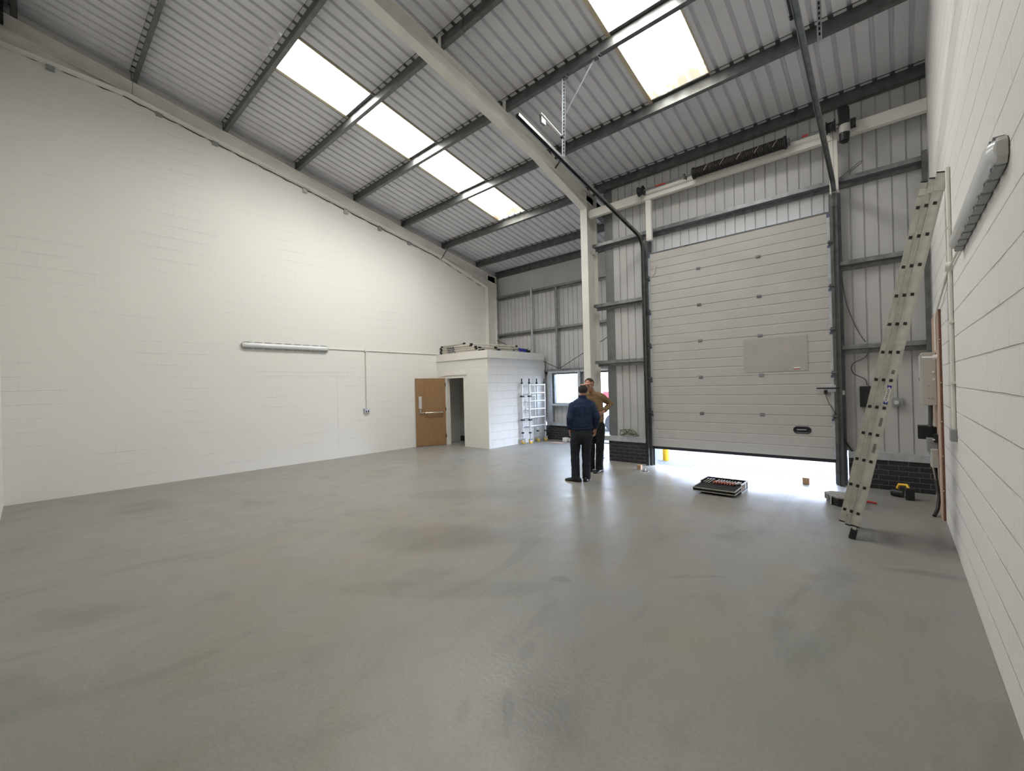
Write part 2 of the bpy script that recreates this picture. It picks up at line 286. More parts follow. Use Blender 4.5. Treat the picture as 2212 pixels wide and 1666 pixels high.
def floor_mat():
    m = bpy.data.materials.new('worn_grey_concrete'); m.use_nodes = True; n = m.node_tree.nodes; l = m.node_tree.links; b = n['Principled BSDF']
    tc = n.new('ShaderNodeTexCoord')
    def nz(scale, det, dist=0.0, rough=0.5, sc=(1, 1, 1), rot=0):
        mp = n.new('ShaderNodeMapping'); mp.inputs['Scale'].default_value = sc; mp.inputs['Rotation'].default_value = (0, 0, rot)
        t = n.new('ShaderNodeTexNoise'); t.inputs['Scale'].default_value = scale; t.inputs['Detail'].default_value = det; t.inputs['Distortion'].default_value = dist; t.inputs['Roughness'].default_value = rough
        l.new(tc.outputs['Object'], mp.inputs[0]); l.new(mp.outputs[0], t.inputs['Vector']); return t
    def ramp(src, pts):
        r = n.new('ShaderNodeValToRGB'); e = r.color_ramp.elements
        while len(e) < len(pts): e.new(0.5)
        for i, (p, c) in enumerate(pts): e[i].position = p; e[i].color = (*c, 1)
        l.new(src.outputs['Fac'], r.inputs[0]); return r
    def mix(a, bb, fac, mode='MIX'):
        x = n.new('ShaderNodeMix'); x.data_type = 'RGBA'; x.blend_type = mode
        l.new(a, x.inputs['A']); l.new(bb, x.inputs['B'])
        if isinstance(fac, float): x.inputs['Factor'].default_value = fac
        else: l.new(fac, x.inputs['Factor'])
        return x.outputs['Result']
    base = ramp(nz(0.55, 6, 0.8, 0.6), [(0.30, (0.232, 0.229, 0.214)), (0.48, (0.265, 0.261, 0.243)), (0.62, (0.255, 0.255, 0.240)), (0.75, (0.295, 0.290, 0.268))])
    swirl = ramp(nz(1.1, 7, 2.2, 0.62, (1, 0.45, 1), 0.5), [(0.30, (0.80, 0.80, 0.80)), (0.47, (1, 1, 1)), (0.60, (1.0, 1.0, 1.0)), (0.74, (1.12, 1.11, 1.09))])
    brown = ramp(nz(0.8, 5, 1.2, 0.55, (1, 0.7, 1), -0.3), [(0.50, (1, 1, 1)), (0.66, (1.03, 0.955, 0.87))])
    grain = ramp(nz(45, 6, 0, 0.7), [(0.3, (0.90, 0.90, 0.90)), (0.7, (1.08, 1.08, 1.08))])
    c = mix(base.outputs[0], swirl.outputs[0], 1.0, 'MULTIPLY'); c = mix(c, brown.outputs[0], 1.0, 'MULTIPLY'); c = mix(c, grain.outputs[0], 1.0, 'MULTIPLY')
    # particular damp stains and scuffs
    sp = n.new('ShaderNodeVectorMath'); sp.operation = 'ADD'; wn_ = nz(2.2, 5); 
    cx = n.new('ShaderNodeVectorMath'); cx.operation = 'MULTIPLY_ADD'; cx.inputs[1].default_value = (0.25, 0.25, 0); cx.inputs[2].default_value = (-0.125, -0.125, 0)
    l.new(wn_.outputs['Color'], cx.inputs[0]); l.new(tc.outputs['Object'], sp.inputs[0]); l.new(cx.outputs[0], sp.inputs[1])
    for (x, y, rx, ry, ang, k) in [(6.6, -8.35, 0.75, 0.42, 0.75, 0.80), (8.95, -9.75, 0.03, 0.15, 0.65, 0.86), (8.65, -9.3, 0.05, 0.09, 0.3, 0.86), (9.15, -7.6, 0.25, 0.04, 0.6, 0.84),
                                 (8.28, -8.35, 0.09, 0.06, 0.3, 0.78), (10.6, -6.35, 0.30, 0.06, 0.2, 0.80), (8.75, -9.95, 0.04, 0.10, 0.2, 0.9), (2.0, -10.2, 0.5, 0.35, 0.3, 0.82), (5.6, -6.6, 1.3, 0.35, 0.75, 0.90), (7.6, -9.1, 0.9, 0.16, 0.7, 0.88)]:
        mp = n.new('ShaderNodeMapping'); mp.vector_type = 'TEXTURE'; mp.inputs['Location'].default_value = (x, y, 0); mp.inputs['Rotation'].default_value = (0, 0, ang); mp.inputs['Scale'].default_value = (rx, ry, 1)
        ln = n.new('ShaderNodeVectorMath'); ln.operation = 'LENGTH'; l.new(sp.outputs[0], mp.inputs[0]); l.new(mp.outputs[0], ln.inputs[0])
        r = n.new('ShaderNodeMapRange'); r.inputs[1].default_value = 0.75; r.inputs[2].default_value = 1.25; r.inputs[3].default_value = k; r.inputs[4].default_value = 1.0
        l.new(ln.outputs['Value'], r.inputs[0]); s_ = n.new('ShaderNodeVectorMath'); s_.operation = 'SCALE'; l.new(c, s_.inputs[0]); l.new(r.outputs[0], s_.inputs['Scale']); c = s_.outputs[0]
    l.new(c, b.inputs['Base Color'])
    rr = n.new('ShaderNodeMapRange'); rr.inputs[3].default_value = 0.27; rr.inputs[4].default_value = 0.50; l.new(nz(1.6, 6, 1.0).outputs['Fac'], rr.inputs[0]); l.new(rr.outputs[0], b.inputs['Roughness'])
    bp = n.new('ShaderNodeBump'); bp.inputs['Strength'].default_value = 0.18; bp.inputs['Distance'].default_value = 0.01; l.new(nz(30, 6).outputs['Fac'], bp.inputs['Height']); l.new(bp.outputs[0], b.inputs['Normal'])
    return m
m_floor = floor_mat()

def rooflight_mat():
    m = bpy.data.materials.new('backlit_translucent_sheet'); m.use_nodes = True; n = m.node_tree.nodes; l = m.node_tree.links; b = n['Principled BSDF']
    b.inputs['Base Color'].default_value = (0.8, 0.78, 0.68, 1); b.inputs['Roughness'].default_value = 0.4
    tc = n.new('ShaderNodeTexCoord'); sp = n.new('ShaderNodeSeparateXYZ'); l.new(tc.outputs['Object'], sp.inputs[0])
    g = n.new('ShaderNodeMapRange'); g.inputs[1].default_value = -0.95; g.inputs[2].default_value = -0.02; g.inputs[3].default_value = 0.0; g.inputs[4].default_value = 1.0
    l.new(sp.outputs['Y'], g.inputs[0])
    nz = n.new('ShaderNodeTexNoise'); nz.inputs['Scale'].default_value = 5; nz.inputs['Detail'].default_value = 9; nz.inputs['Roughness'].default_value = 0.75; l.new(tc.outputs['Object'], nz.inputs['Vector'])
    mu = n.new('ShaderNodeMath'); mu.operation = 'MULTIPLY'; l.new(g.outputs[0], mu.inputs[0]); l.new(nz.outputs['Fac'], mu.inputs[1])
    cr = n.new('ShaderNodeValToRGB'); e = cr.color_ramp.elements
    e[0].position = 0.16; e[0].color = (1.0, 0.985, 0.945, 1); e[1].position = 0.42; e[1].color = (0.042, 0.036, 0.026, 1)
    l.new(mu.outputs[0], cr.inputs[0]); l.new(cr.outputs[0], b.inputs['Emission Color']); b.inputs['Emission Strength'].default_value = ROOFLIGHT
    return m
m_rooflight = rooflight_mat()

# ------------------------------------------------------------------ key dimensions
XR = 10.86; YB = -11.66; YD = -2.87; YF = -0.40; ZE, SL = 5.378, 0.2022
def R(y): return ZE - SL * y                     # underside of purlins
def RS(y): return R(y) + 0.20                    # roof liner
def wallbox(name, x0, y0, z0, x1, y1, z1, m): return struct(MB().box(x0, y0, z0, x1, y1, z1).build(name, m))

# ------------------------------------------------------------------ SETTING
mb = MB(); mb.box(-0.3, YB - 0.3, -0.15, XR + 0.3, YD + 0.12, 0); mb.box(-0.3, YD + 0.12, -0.15, 5.75, YF + 0.1, 0)
floor = struct(mb.build('floor', m_floor))
# left wall: block up to the underside of the roof
mb = MB(); mb.prism([(0, YB - 0.2, 0), (0, YF, 0), (0, YF, RS(YF) + .05), (0, YB - .2, RS(YB - .2) + .05)], (-0.2, 0, 0)); struct(mb.build('wall_left', m_wall_l))
mb = MB(); mb.prism([(XR, YB - 0.2, 0), (XR, YD + .1, 0), (XR, YD + .1, RS(YD) + .05), (XR, YB - .2, RS(YB - .2) + .05)], (0.2, 0, 0)); struct(mb.build('wall_right', m_wall_r))
wallbox('wall_back', -0.2, YB, 0, XR + .2, YB - 0.2, RS(YB) + .08, m_block_y)

# profiled sheets: ribs are real folds
def ribbed(mb, axis_pts, perp, rib, pitch, w, depth, x0, x1, phase=0.0, top=0.014):
    """axis_pts(x) -> (pa, pb) ends of the line at x ; perp: fold direction"""
    xs = [(x0, 0)]
    k = math.floor((x0 - phase) / pitch) - 1
    while True:
        c = phase + k * pitch; k += 1
        if c - w / 2 > x1: break
        for dx, h in ((-w / 2, 0), (-w / 2 + top, 1), (w / 2 - top, 1), (w / 2, 0)):
            if x0 < c + dx < x1: xs.append((c + dx, h))
    xs.append((x1, 0)); perp = Vector(perp)
    A = []; B = []
    for x, h in xs:
        a, b = axis_pts(x); A.append(Vector(a) + perp * depth * h); B.append(Vector(b) + perp * depth * h)
    n = len(A); mb.add(A + B, [(i, i + 1, n + i + 1, n + i) for i in range(n - 1)])
def roofpart(mb, x0, x1, y0, y1): ribbed(mb, lambda x: ((x, y0, RS(y0)), (x, y1, RS(y1))), (0, 0, 1), None, 0.20, 0.060, 0.042, x0, x1, phase=3.711, top=0.013)
SKL = (2.58, 3.48, -8.56, -2.88); SKR = (7.47, 8.40, -7.10, -4.25); YT = YB - 0.15  # right rooflight's unseen upper end is cut short to darken that side
mb = MB()
roofpart(mb, -0.05, SKL[0], YT, YF + .1); roofpart(mb, SKL[0], SKL[1], YT, SKL[2]); roofpart(mb, SKL[0], SKL[1], SKL[3], YF + .1)
roofpart(mb, SKL[1], 5.75, YT, YF + .1); roofpart(mb, 5.75, SKR[0], YT, YD + .25); roofpart(mb, SKR[0], SKR[1], YT, SKR[2]); roofpart(mb, SKR[0], SKR[1], SKR[3], YD + .25); roofpart(mb, SKR[1], XR + .05, YT, YD + .25)
struct(mb.build('ceiling', m_roof))
# rooflights (windows in the roof): pane sheets (origin at their lower end) with beige edge flashings
for nm, (x0, x1, y0, y1) in (('window_1', SKL), ('window_2', SKR)):
    w = bpy.data.objects.new(nm, None); COL.objects.link(w); w.location = ((x0 + x1) / 2, y1, RS(y1)); struct(w)
    mb = MB(); ribbed(mb, lambda x: ((x, y0, RS(y0) + .02), (x, y1, RS(y1) + .02)), (0, 0, 1), None, 0.20, 0.062, 0.03, x0, x1, phase=3.711)
    pane = MB(); pane.v = mb.v; pane.f = mb.f; pane.sm = mb.sm; pane.mi = mb.mi; pane.build('rooflight_pane', m_rooflight, w)
    mb = MB()
    mb.member((x0 - .02, y0, RS(y0) - .012), (x0 - .02, y1, RS(y1) - .012), (0, 0, 1), [(-.03, .03, -.006, .03)])
    mb.member((x1 + .008, y0, RS(y0) - .006), (x1 + .008, y1, RS(y1) - .006), (0, 0, 1), [(-.012, .012, -.004, .03)])
    mb.build('edge_flashing', m_beige, w)

# front wall of the left bay: liner cladding over a dark brick plinth, window and doorway cut out
WX0, WX1, WZ0, WZ1 = 2.47, 3.42, 1.12, 2.06; DX0, DX1, DZ1 = 3.95, 5.25, 2.03  # doorway's hidden right part is widened to let in more light
mb = MB()
def cladf(x0, x1, z0, z1, y=YF): ribbed(mb, lambda x: ((x, y, z0), (x, y, z1)), (0, 1, 0), None, 0.165, 0.022, 0.016, x0, x1, phase=8.164, top=0.006)
cladf(-.02, WX0, .54, RS(YF)); cladf(WX0, WX1, .54, WZ0); cladf(WX0, WX1, WZ1, RS(YF)); cladf(WX1, DX0, .54, RS(YF)); cladf(DX0, DX1, DZ1, RS(YF)); cladf(DX1, 5.72, .54, RS(YF))
struct(mb.build('wall_front', m_clad))
struct(MB().box(0.2, YF - .03, 4.80, 5.68, YF - .02, 5.46).build('wall_front_eaves', m_clad))
mb = MB(); mb.box(-.02, YF - .02, 0, DX0, YF + .08, .44); mb.box(DX1, YF - .02, 0, 5.72, YF + .08, .44); struct(mb.build('wall_front_plinth', m_brick_y))
# return wall between the two front walls (edge-on from the camera)
mb = MB(); ribbed(mb, lambda y: ((5.72, y, .54), (5.72, y, RS(y))), (1, 0, 0), None, 0.165, 0.022, 0.016, YD + .1, YF, phase=0)
struct(mb.build('wall_return', m_clad))
struct(MB().box(5.70, YD + .1, 0, 5.80, YF, .44).build('wall_return_plinth', m_brick_x))
# wall holding the big sectional door
DXL, DXR, DTOP = 6.72, 9.72, 4.25
mb = MB(); YC = -2.78
def cladd(x0, x1, z0, z1): ribbed(mb, lambda x: ((x, YC, z0), (x, YC, z1)), (0, 1, 0), None, 0.165, 0.022, 0.018, x0, x1, phase=8.164, top=0.006)
cladd(5.70, DXL, .54, RS(YC)); cladd(DXL, DXR, DTOP, RS(YC)); cladd(DXR, XR + .02, .54, RS(YC))
struct(mb.build('wall_front_right', m_clad))
mb = MB(); mb.box(5.70, YD, 0, DXL - .14, YD + .12, .44); mb.box(DXR + .16, YD, 0, XR + .02, YD + .12, .44); struct(mb.build('wall_front_right_plinth', m_brick_y))

# store room in the far left corner
BX, BY = 2.17, -3.06; OX0, OX1, OZ = 0.46, 1.20, 1.97
mb = MB()
mb.box(0, BY, 0, OX0 - .08, BY + .1, 2.49); mb.box(OX1 + .05, BY, 0, BX, BY + .1, 2.49); mb.box(OX0 - .08, BY, OZ + .05, OX1 + .05, BY + .1, 2.49)
struct(mb.build('wall_store_front', m_block_y))
struct(MB().box(BX - .1, BY + .1, 0, BX, YF - .1, 2.49).build('wall_store_side', m_block_x))
mb = MB(); mb.box(-.0, BY - .03, 2.49, BX + .03, YF - .16, 2.70); struct(mb.build('ceiling_store', m_paint))
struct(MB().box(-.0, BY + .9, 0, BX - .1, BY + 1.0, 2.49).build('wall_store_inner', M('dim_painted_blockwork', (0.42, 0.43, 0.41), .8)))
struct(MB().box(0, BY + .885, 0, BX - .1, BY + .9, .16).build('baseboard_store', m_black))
mb = MB(); mb.box(.30, BY - .03, 2.055, 1.32, BY, 2.11); struct(mb.build('trim_1', m_paint))          # lintel strip above the store door

# timber door of the store, standing wide open against the left wall
dr = bpy.data.objects.new('door_2', None); COL.objects.link(dr); dr.location = (0.42, BY, 0); struct(dr)
mb = MB(); mb.box(OX0 - .08, BY - .02, 0, OX0, BY + .11, OZ + .05); mb.box(OX1, BY - .02, 0, OX1 + .05, BY + .11, OZ + .05); mb.box(OX0, BY - .02, OZ, OX1, BY + .11, OZ + .05)
mb.build('door_frame', m_paint, dr, .004)
A = Vector((0.40, BY - .035, 0)); B = Vector((0.045, BY - .84, 0)); dd = (B - A).normalized(); nn = Vector((-dd.y, dd.x, 0)) * -1    # nn faces the room
if nn.x < 0: nn = -nn
Z3 = zup
def leafpt(s, h, off): return A + dd * s + zup * h + nn * off
mb = MB(); Lf = (B - A).length
mb.prism([leafpt(0, .01, -.04), leafpt(Lf, .01, -.04), leafpt(Lf, 1.985, -.04), leafpt(0, 1.985, -.04)], nn * .044)
leaf = mb.build('door_leaf', m_oak, dr, .003)
mb = MB()
mb.tube([leafpt(.12, .98, .005), leafpt(.12, .98, .07)], .022, 10); mb.tube([leafpt(.60, .98, .005), leafpt(.60, .98, .07)], .022, 10); mb.tube([leafpt(.10, .98, .075), leafpt(.62, .98, .075)], .015, 10, round_=True)
mb.build('push_bar', m_chrome, leaf)
mb = MB(); mb.prism([leafpt(.80, 1.10, .004), leafpt(.71, 1.10, .004), leafpt(.71, 1.46, .004), leafpt(.80, 1.46, .004)], nn * .02); mb.build('kick_latch_cover', m_alu, leaf, .004)
mb = MB(); mb.tube([leafpt(.755, 1.06, .02), leafpt(.755, .99, .04), leafpt(.64, .985, .04)], .012, 8); mb.prism([leafpt(.78, .96, .004), leafpt(.73, .96, .004), leafpt(.73, 1.09, .004), leafpt(.78, 1.09, .004)], nn * .02); mb.build('door_handle', m_chrome, leaf)
mb0 = None
for hz in (.22, 1.02, 1.74):
    mb = MB(); mb.tube([leafpt(-.008, hz, .006), leafpt(-.008, hz + .1, .006)], .011, 8); mb.build('hinge', m_dark, leaf)

# ------------------------------------------------------------------ outside
struct(MB().box(-6, YF + .1, -.10, 30, 40, -.02).build('ground_outside', m_pave))
struct(MB().box(5.8, YD + .12, -.10, 30, YF + .1, -.02).build('ground_threshold', m_pave))
b = thing('bollard', 'yellow bollard standing outside beneath the part-open sectional door', 'bollard', (6.66, -2.10, -.02))
mb = MB(); mb.tube([(6.66, -2.10, -.02), (6.66, -2.10, .95), (6.66, -2.10, 1.0)], [.07, .07, .045], 16); mb.build('post', m_yelpost, b)
# van and red car glimpsed through the doorway, wall opposite
van = thing('van', 'white van with red tail lamp parked outside the open doorway', 'van', (4.0, 3.4, -.02))
def xz_prism(mb, pts, y0, y1): mb.prism([(x, y0, z) for x, z in pts], (0, y1 - y0, 0))
mb = MB(); xz_prism(mb, [(1.80, .22), (6.3, .22), (6.4, .95), (5.6, 1.15), (5.0, 2.15), (1.86, 2.2)], 2.5, 4.3); vb = mb.build('van_body', m_van, van, .07)
mb = MB(); mb.box(2.28, 2.482, 1.52, 3.2, 2.50, 1.92); mb.build('side_window', m_tint, vb)
MB().box(2.52, 2.47, 1.10, 2.80, 2.50, 1.42).build('lamp_cluster', m_redpaint, vb, .02)
MB().box(1.85, 2.46, .16, 6.2, 2.50, .27).build('side_skirt', m_rubber, vb)
for wx in (2.9, 5.6): MB().tube([(wx, 2.45, .30), (wx, 2.75, .30)], .32, 20).build('wheel', m_rubber, van)
bw = MB(); bw.box(-9, 11, -.02, 9, 11.3, 3.4); tag(bw.build('boundary_wall', m_clad), 'pale building wall across the yard behind the van', 'wall')

# ------------------------------------------------------------------ STEEL FRAME
def isec(w, d, tf=.012, tw=.009): return [(-w / 2, w / 2, -d / 2, -d / 2 + tf), (-w / 2, w / 2, d / 2 - tf, d / 2), (-tw / 2, tw / 2, -d / 2 + tf, d / 2 - tf)]
def column(x, y0, y1, ztop, label, w=.17):
    c = thing('steel_column', label, 'column', (x, (y0 + y1) / 2, 0))
    mb = MB(); mb.member((x, (y0 + y1) / 2, 0.0), (x, (y0 + y1) / 2, ztop), (0, 1, 0), isec(w, y1 - y0)); mb.build('column_shaft', m_steel_w, c)
    mb = MB(); mb.box(x - w / 2 - .03, y0 - .03, 0, x + w / 2 + .03, y1 + .03, .02); mb.build('base_plate', m_steel_w, c, .002)
    mb = MB(); mb.box(x - w / 2, y0 + .01, ztop - .012, x + w / 2, y1 + .0, ztop); mb.build('cap_plate', m_steel_w, c)
    return c
RD = .25
column(5.345, -3.12, -2.69, R(-2.9) - .02, 'cream steel column standing in the middle of the front, behind the two men')
column(0.095, -.95, -.52, R(-.75) - .02, 'cream steel column in the far left corner rising above the store room')
def rafter(x, y0, y1, hy0, hy1, hz, label, apex=False):
    r = thing('steel_rafter', label, 'rafter', (x, y1, R(y1)))
    mb = MB(); mb.member((x, y0, R(y0) - RD / 2), (x, y1, R(y1) - RD / 2), (0, 0, 1), isec(.17, RD)); mb.build('rafter_beam', m_steel_w, r)
    mb = MB()                                           # tapered haunch
    a = (x, hy0, R(hy0) - RD); b_ = (x, hy1, R(hy1) - RD); c_ = (x, hy1, hz)
    mb.prism([(x - .005, hy0, R(hy0) - RD), (x - .005, hy1, R(hy1) - RD), (x - .005, hy1, hz)], (.01, 0, 0))
    mb.member((x, hy0, R(hy0) - RD + .0), (x, hy1, hz), (0, 0, 1), [(-.085, .085, -.012, 0)])
    mb.build('haunch', m_steel_w, r)
    if apex:
        mb = MB(); mb.prism([(x - .005, -10.15, R(-10.15) - RD), (x - .005, YB, R(YB) - RD), (x - .005, YB, 7.27)], (.01, 0, 0)); mb.member((x, -10.15, R(-10.15) - RD), (x, YB, 7.26), (0, 0, 1), [(-.085, .085, -.012, 0)]); mb.build('apex_haunch', m_steel_w, r)
    for i in range(2):
        for zz in (hz + .10, hz + .22, hz + .34): MB().tube([(x + (.05 if i else -.05), hy1, zz), (x + (.05 if i else -.05), hy1 - .05, zz)], .012, 6).build('bolt', m_steel_w, r)
    return r
rafter(5.345, YB, -2.69, -4.72, -3.12, 5.60, 'cream steel rafter running down the middle of the roof to the central column')
rafter(0.095, YB, -.52, -2.94, -.95, 5.09, 'cream steel rafter along the top of the left wall', apex=True)
mb = MB(); mb.member((5.345, -2.69, R(-2.69) - .16), (5.345, YF - .05, R(YF) - .16), (0, 0, 1), isec(.14, .22)); tag(mb.build('rafter_extension', m_galv_dk), 'dark rafter stub continuing past the top of the central column', 'rafter')

# purlins: Z sections
ZP = [(-.0015, .0015, 0, .2), (-.065, 0, .197, .2), (-.065, -.062, .182, .2), (0, .065, 0, .003), (.062, .065, 0, .018)]
PY = {k: (-(7 - k) * 1.43475) for k in range(-1, 7)}; PY[7] = -.4657
ordn = {7: 'eaves', 6: 'first', 5: 'second', 4: 'third', 3: 'fourth', 2: 'fifth', 1: 'sixth', 0: 'seventh', -1: 'eighth'}
def purlin(k, xa, xb, bay, sleeve_side):
    y = PY[k]; z = R(y) if k < 7 else 5.455
    lab = ('dark galvanised eaves beam along the top of the front wall in the left bay' if k == 7 else
           'dark galvanised roof purlin in the %s bay, %s up from the eaves beam' % (bay, ordn[k]))
    p = thing('roof_purlin', lab, 'purlin', (xa, y, z), 'purlins of the %s bay' % bay)
    up = Vector((0, SL, 1)) if k < 7 else zup
    mb = MB(); mb.member((xa, y, z), (xb, y, z), up, [(-b_, -a_, c_, e_) for a_, b_, c_, e_ in ZP]); mb.build('purlin_rail', m_galv_dk, p)
    if k < 7:
        x0, x1 = (xb - .55, xb - .02) if sleeve_side == 'r' else (xa + .02, xa + .55)
        mb = MB(); mb.member((x0, y - .004, z - .004), (x1, y - .004, z - .004), up, [(-b_, -a_, c_, e_) for a_, b_, c_, e_ in [(-.003, 0.0, 0, .19), (0, .069, 0, .003)]]); mb.build('sleeve', m_galv_dk, p)
        mb = MB(); xx = xa + .06; mb.box(xx - .03, y - .012, z - .005, xx + .03, y - .004, z + .16); mb.build('cleat', m_steel_w if bay == 'right' else m_galv_dk, p)
for k in range(-1, 8): purlin(k, .10, 5.33, 'left', 'r')
for k in range(1, 6): purlin(k, 5.36, XR, 'right', 'l')  # highest of these is out of view, added for its effect on light
mb = MB(); mb.member((.45, PY[5], R(PY[5])), (.13, PY[5] - .02, R(PY[5]) - .30), (0, 1, 0), [(-.02, .02, -.003, .003), (-.02, -.017, -.003, .03)]); tag(mb.build('fly_brace', m_galv_dk), 'short dark brace from a purlin end to the left wall rafter', 'brace')
mb = MB(); mb.member((5.72, PY[4], R(PY[4]) + .01), (5.45, PY[4] - .0, R(PY[4]) - .22), (0, 1, 0), [(-.02, .02, -.003, .003), (-.02, -.017, -.003, .03)]); tag(mb.build('fly_brace', m_galv_dk), 'short dark brace from a purlin to the central rafter', 'brace')
mb = MB(); mb.member((.30, PY[0], R(PY[0])), (.15, PY[0], R(PY[0]) - .22), (0, 1, 0), [(-.01, .01, -.003, .003)]); tag(mb.build('fly_brace', m_galv_dk), 'small brace under the purlin nearest the top left corner', 'brace')
mb = MB(); mb.box(-0.0, YB + .0, 7.55, .45, YB + .10, 7.95); tag(mb.build('ridge_bracket', m_dark), 'dark steel bracket at the roof ridge in the top left corner', 'bracket')

# sheeting rails
ZR = [(-.0015, .0015, 0, .15)]
def srail(x0, x1, z, y_in, label, lip=.065, depth=.10):
    mb = MB()
    mb.box(x0, y_in, z - .0015, x1, y_in + depth, z + .0015); mb.box(x0, y_in - .003, z, x1, y_in, z + lip); mb.box(x0, y_in, z + lip - .003, x1, y_in + .018, z + lip)
    mb.box(x0, y_in + depth - .003, z - lip, x1, y_in + depth, z); mb.box(x0, y_in + depth - .02, z - lip, x1, y_in + depth, z - lip + .003)
    return tag(mb.build('sheeting_rail', m_galv), label, 'rail', 'sheeting rails')
srail(5.44, XR - .01, 4.74, -2.93, 'long galvanised rail across the wall just above the big sectional door', depth=.14)
srail(5.44, DXL - .12, 3.40, -2.93, 'galvanised rail between central column and door, upper of two', depth=.14)
srail(5.44, DXL - .12, 2.14, -2.93, 'galvanised rail between central column and door, lower of two', depth=.14)
srail(DXR + .12, XR - .05, 3.44, -2.93, 'galvanised rail behind the ladder, upper of the two below door head height', depth=.14)
srail(DXR + .12, XR - .05, 2.13, -2.93, 'galvanised rail behind the ladder, lower of the two', depth=.14)
srail(.17, 5.6, 4.73, -.53, 'galvanised rail on the far left-bay wall, highest')
srail(.17, 5.6, 3.44, -.53, 'galvanised rail on the far left-bay wall, middle height')
srail(.17, 5.6, 2.13, -.53, 'galvanised rail on the far wall directly above window and doorway')
def cill(x0, x1, y, label):
    mb = MB(); mb.box(x0, y - .012, .44, x1, y + .06, .535); mb.box(x0, y - .012, .535, x1, y + .09, .545); return tag(mb.build('plinth_rail', m_galv_lt), label, 'rail', 'rails on top of the brick plinths')
cill(5.48, DXL - .14, YD, 'galvanised plinth rail on dark brick left of the sectional door')
cill(DXR + .16, XR, YD, 'galvanised plinth rail on dark brick behind the ladder')
cill(BX + .01, DX0, YF - .06, 'galvanised plinth rail on dark brick below the window')
mb = MB(); mb.box(5.67, -2.786, .55, 5.87, -2.782, RS(-2.79) - .02); mb.box(5.67, -2.782, .55, 5.675, -2.70, RS(-2.75) - .03); tag(mb.build('corner_post', M('grey_corner_post', (.20, .21, .215), .5, .4, var=.1)), 'tall grey steel corner post just right of the central column', 'post')
mb = MB(); mb.box(10.79, -2.97, 1.95, 10.85, -2.90, 4.86); tag(mb.build('end_post', m_galv_dk), 'grey steel post in the right-hand corner behind the ladder', 'post')
mb = MB(); mb.tube([(1.75, -.57, 2.71), (1.75, -.57, 4.84)], .035, 10); tag(mb.build('round_post', m_galv_lt), 'round pale post on far wall, left of the flat one', 'post')
mb = MB(); mb.box(2.66, -.545, 2.17, 2.73, -.51, 4.75); tag(mb.build('flat_post', m_galv), 'flat grey post on far wall above the window', 'post')
for a, b_, lab in (((.17, -.55, 3.30), (2.74, -.55, 2.21), 'thin bracing rod sloping down to the window head from the left'), ((2.81, -.55, 2.22), (5.5, -.55, 3.52), 'thin bracing rod rising right from the window head')):
    tag(MB().tube([a, b_], .009, 6).build('bracing_rod', m_dark), lab, 'rod')
# window in the front wall
w = bpy.data.objects.new('window_3', None); COL.objects.link(w); w.location = (2.95, YF, 1.12); struct(w)
mb = MB(); mb.box(2.33, -.56, .55, 2.46, -.50, 2.07); mb.box(2.33, -.562, 2.07, 3.50, -.50, 2.128); mb.box(3.42, -.56, .55, 3.50, -.50, 2.07); mb.box(2.46, -.56, 1.06, 3.42, -.42, 1.12); mb.build('window_surround', m_galv_lt, w)
mb = MB(); mb.box(2.46, -.50, 1.12, 2.53, -.40, 2.07); mb.box(3.39, -.50, 1.12, 3.42, -.40, 2.07); mb.box(2.53, -.50, 2.03, 3.39, -.40, 2.07); mb.box(2.53, -.50, 1.12, 3.39, -.40, 1.145); mb.build('window_frame', m_galv_dk, w)
for i in range(9):
    xx = 2.60 + i * .093; MB().tube([(xx, -.36, 1.13), (xx, -.36, 2.05)], .011, 6).build('security_bar', m_ltgrey, w)
mg = bpy.data.materials.new('obscured_glass'); mg.use_nodes = True; gn = mg.node_tree.nodes; gl = mg.node_tree.links; gn.remove(gn['Principled BSDF'])
tr = gn.new('ShaderNodeBsdfTransparent'); tr.inputs[0].default_value = (.92, .95, .95, 1); gs = gn.new('ShaderNodeBsdfGlossy'); gs.inputs['Roughness'].default_value = .1; ms = gn.new('ShaderNodeMixShader'); ms.inputs[0].default_value = .06
gl.new(tr.outputs[0], ms.inputs[1]); gl.new(gs.outputs[0], ms.inputs[2]); gl.new(ms.outputs[0], gn['Material Output'].inputs[0])
MB().box(2.52, -.455, 1.14, 3.40, -.450, 2.04).build('glass_pane', mg, w)
# outer doorway beside the column
d3 = bpy.data.objects.new('door_3', None); COL.objects.link(d3); d3.location = (4.45, YF, 0); struct(d3)
mb = MB(); mb.box(DX0 - .06, -.48, 0, DX0, -.32, DZ1 + .04); mb.box(DX1, -.48, 0, DX1 + .06, -.32, DZ1 + .04); mb.box(DX0, -.48, DZ1, DX1, -.32, DZ1 + .04); mb.box(DX0, -.48, 0, DX1, -.30, .03); mb.build('door_frame', m_galv_dk, d3)
struct(MB().box(3.51, -.55, 2.075, 5.7, -.49, 2.128).build('trim_2', m_galv_lt))

# white door-header beam with two drop posts
hb = thing('header_beam', 'cream box beam running from central column to right wall above the door', 'beam', (8.1, -3.02, 5.37))
mb = MB(); mb.box(5.44, -3.05, 5.375, XR, -2.95, 5.55); mb.build('beam', m_steel_w, hb, .006)
mb = MB(); mb.box(5.43, -3.07, 5.40, 5.445, -2.93, 5.52); mb.build('end_plate', m_steel_w, hb)
for xx, lab in ((6.80, 'cream drop post under header beam at left door track'), (9.80, 'cream drop post under header beam at right door track')):
    mb = MB(); mb.box(xx - .055, -3.03, 4.56, xx + .055, -2.96, 5.375); tag(mb.build('drop_post', m_steel_w, bevel=.003), lab, 'post')

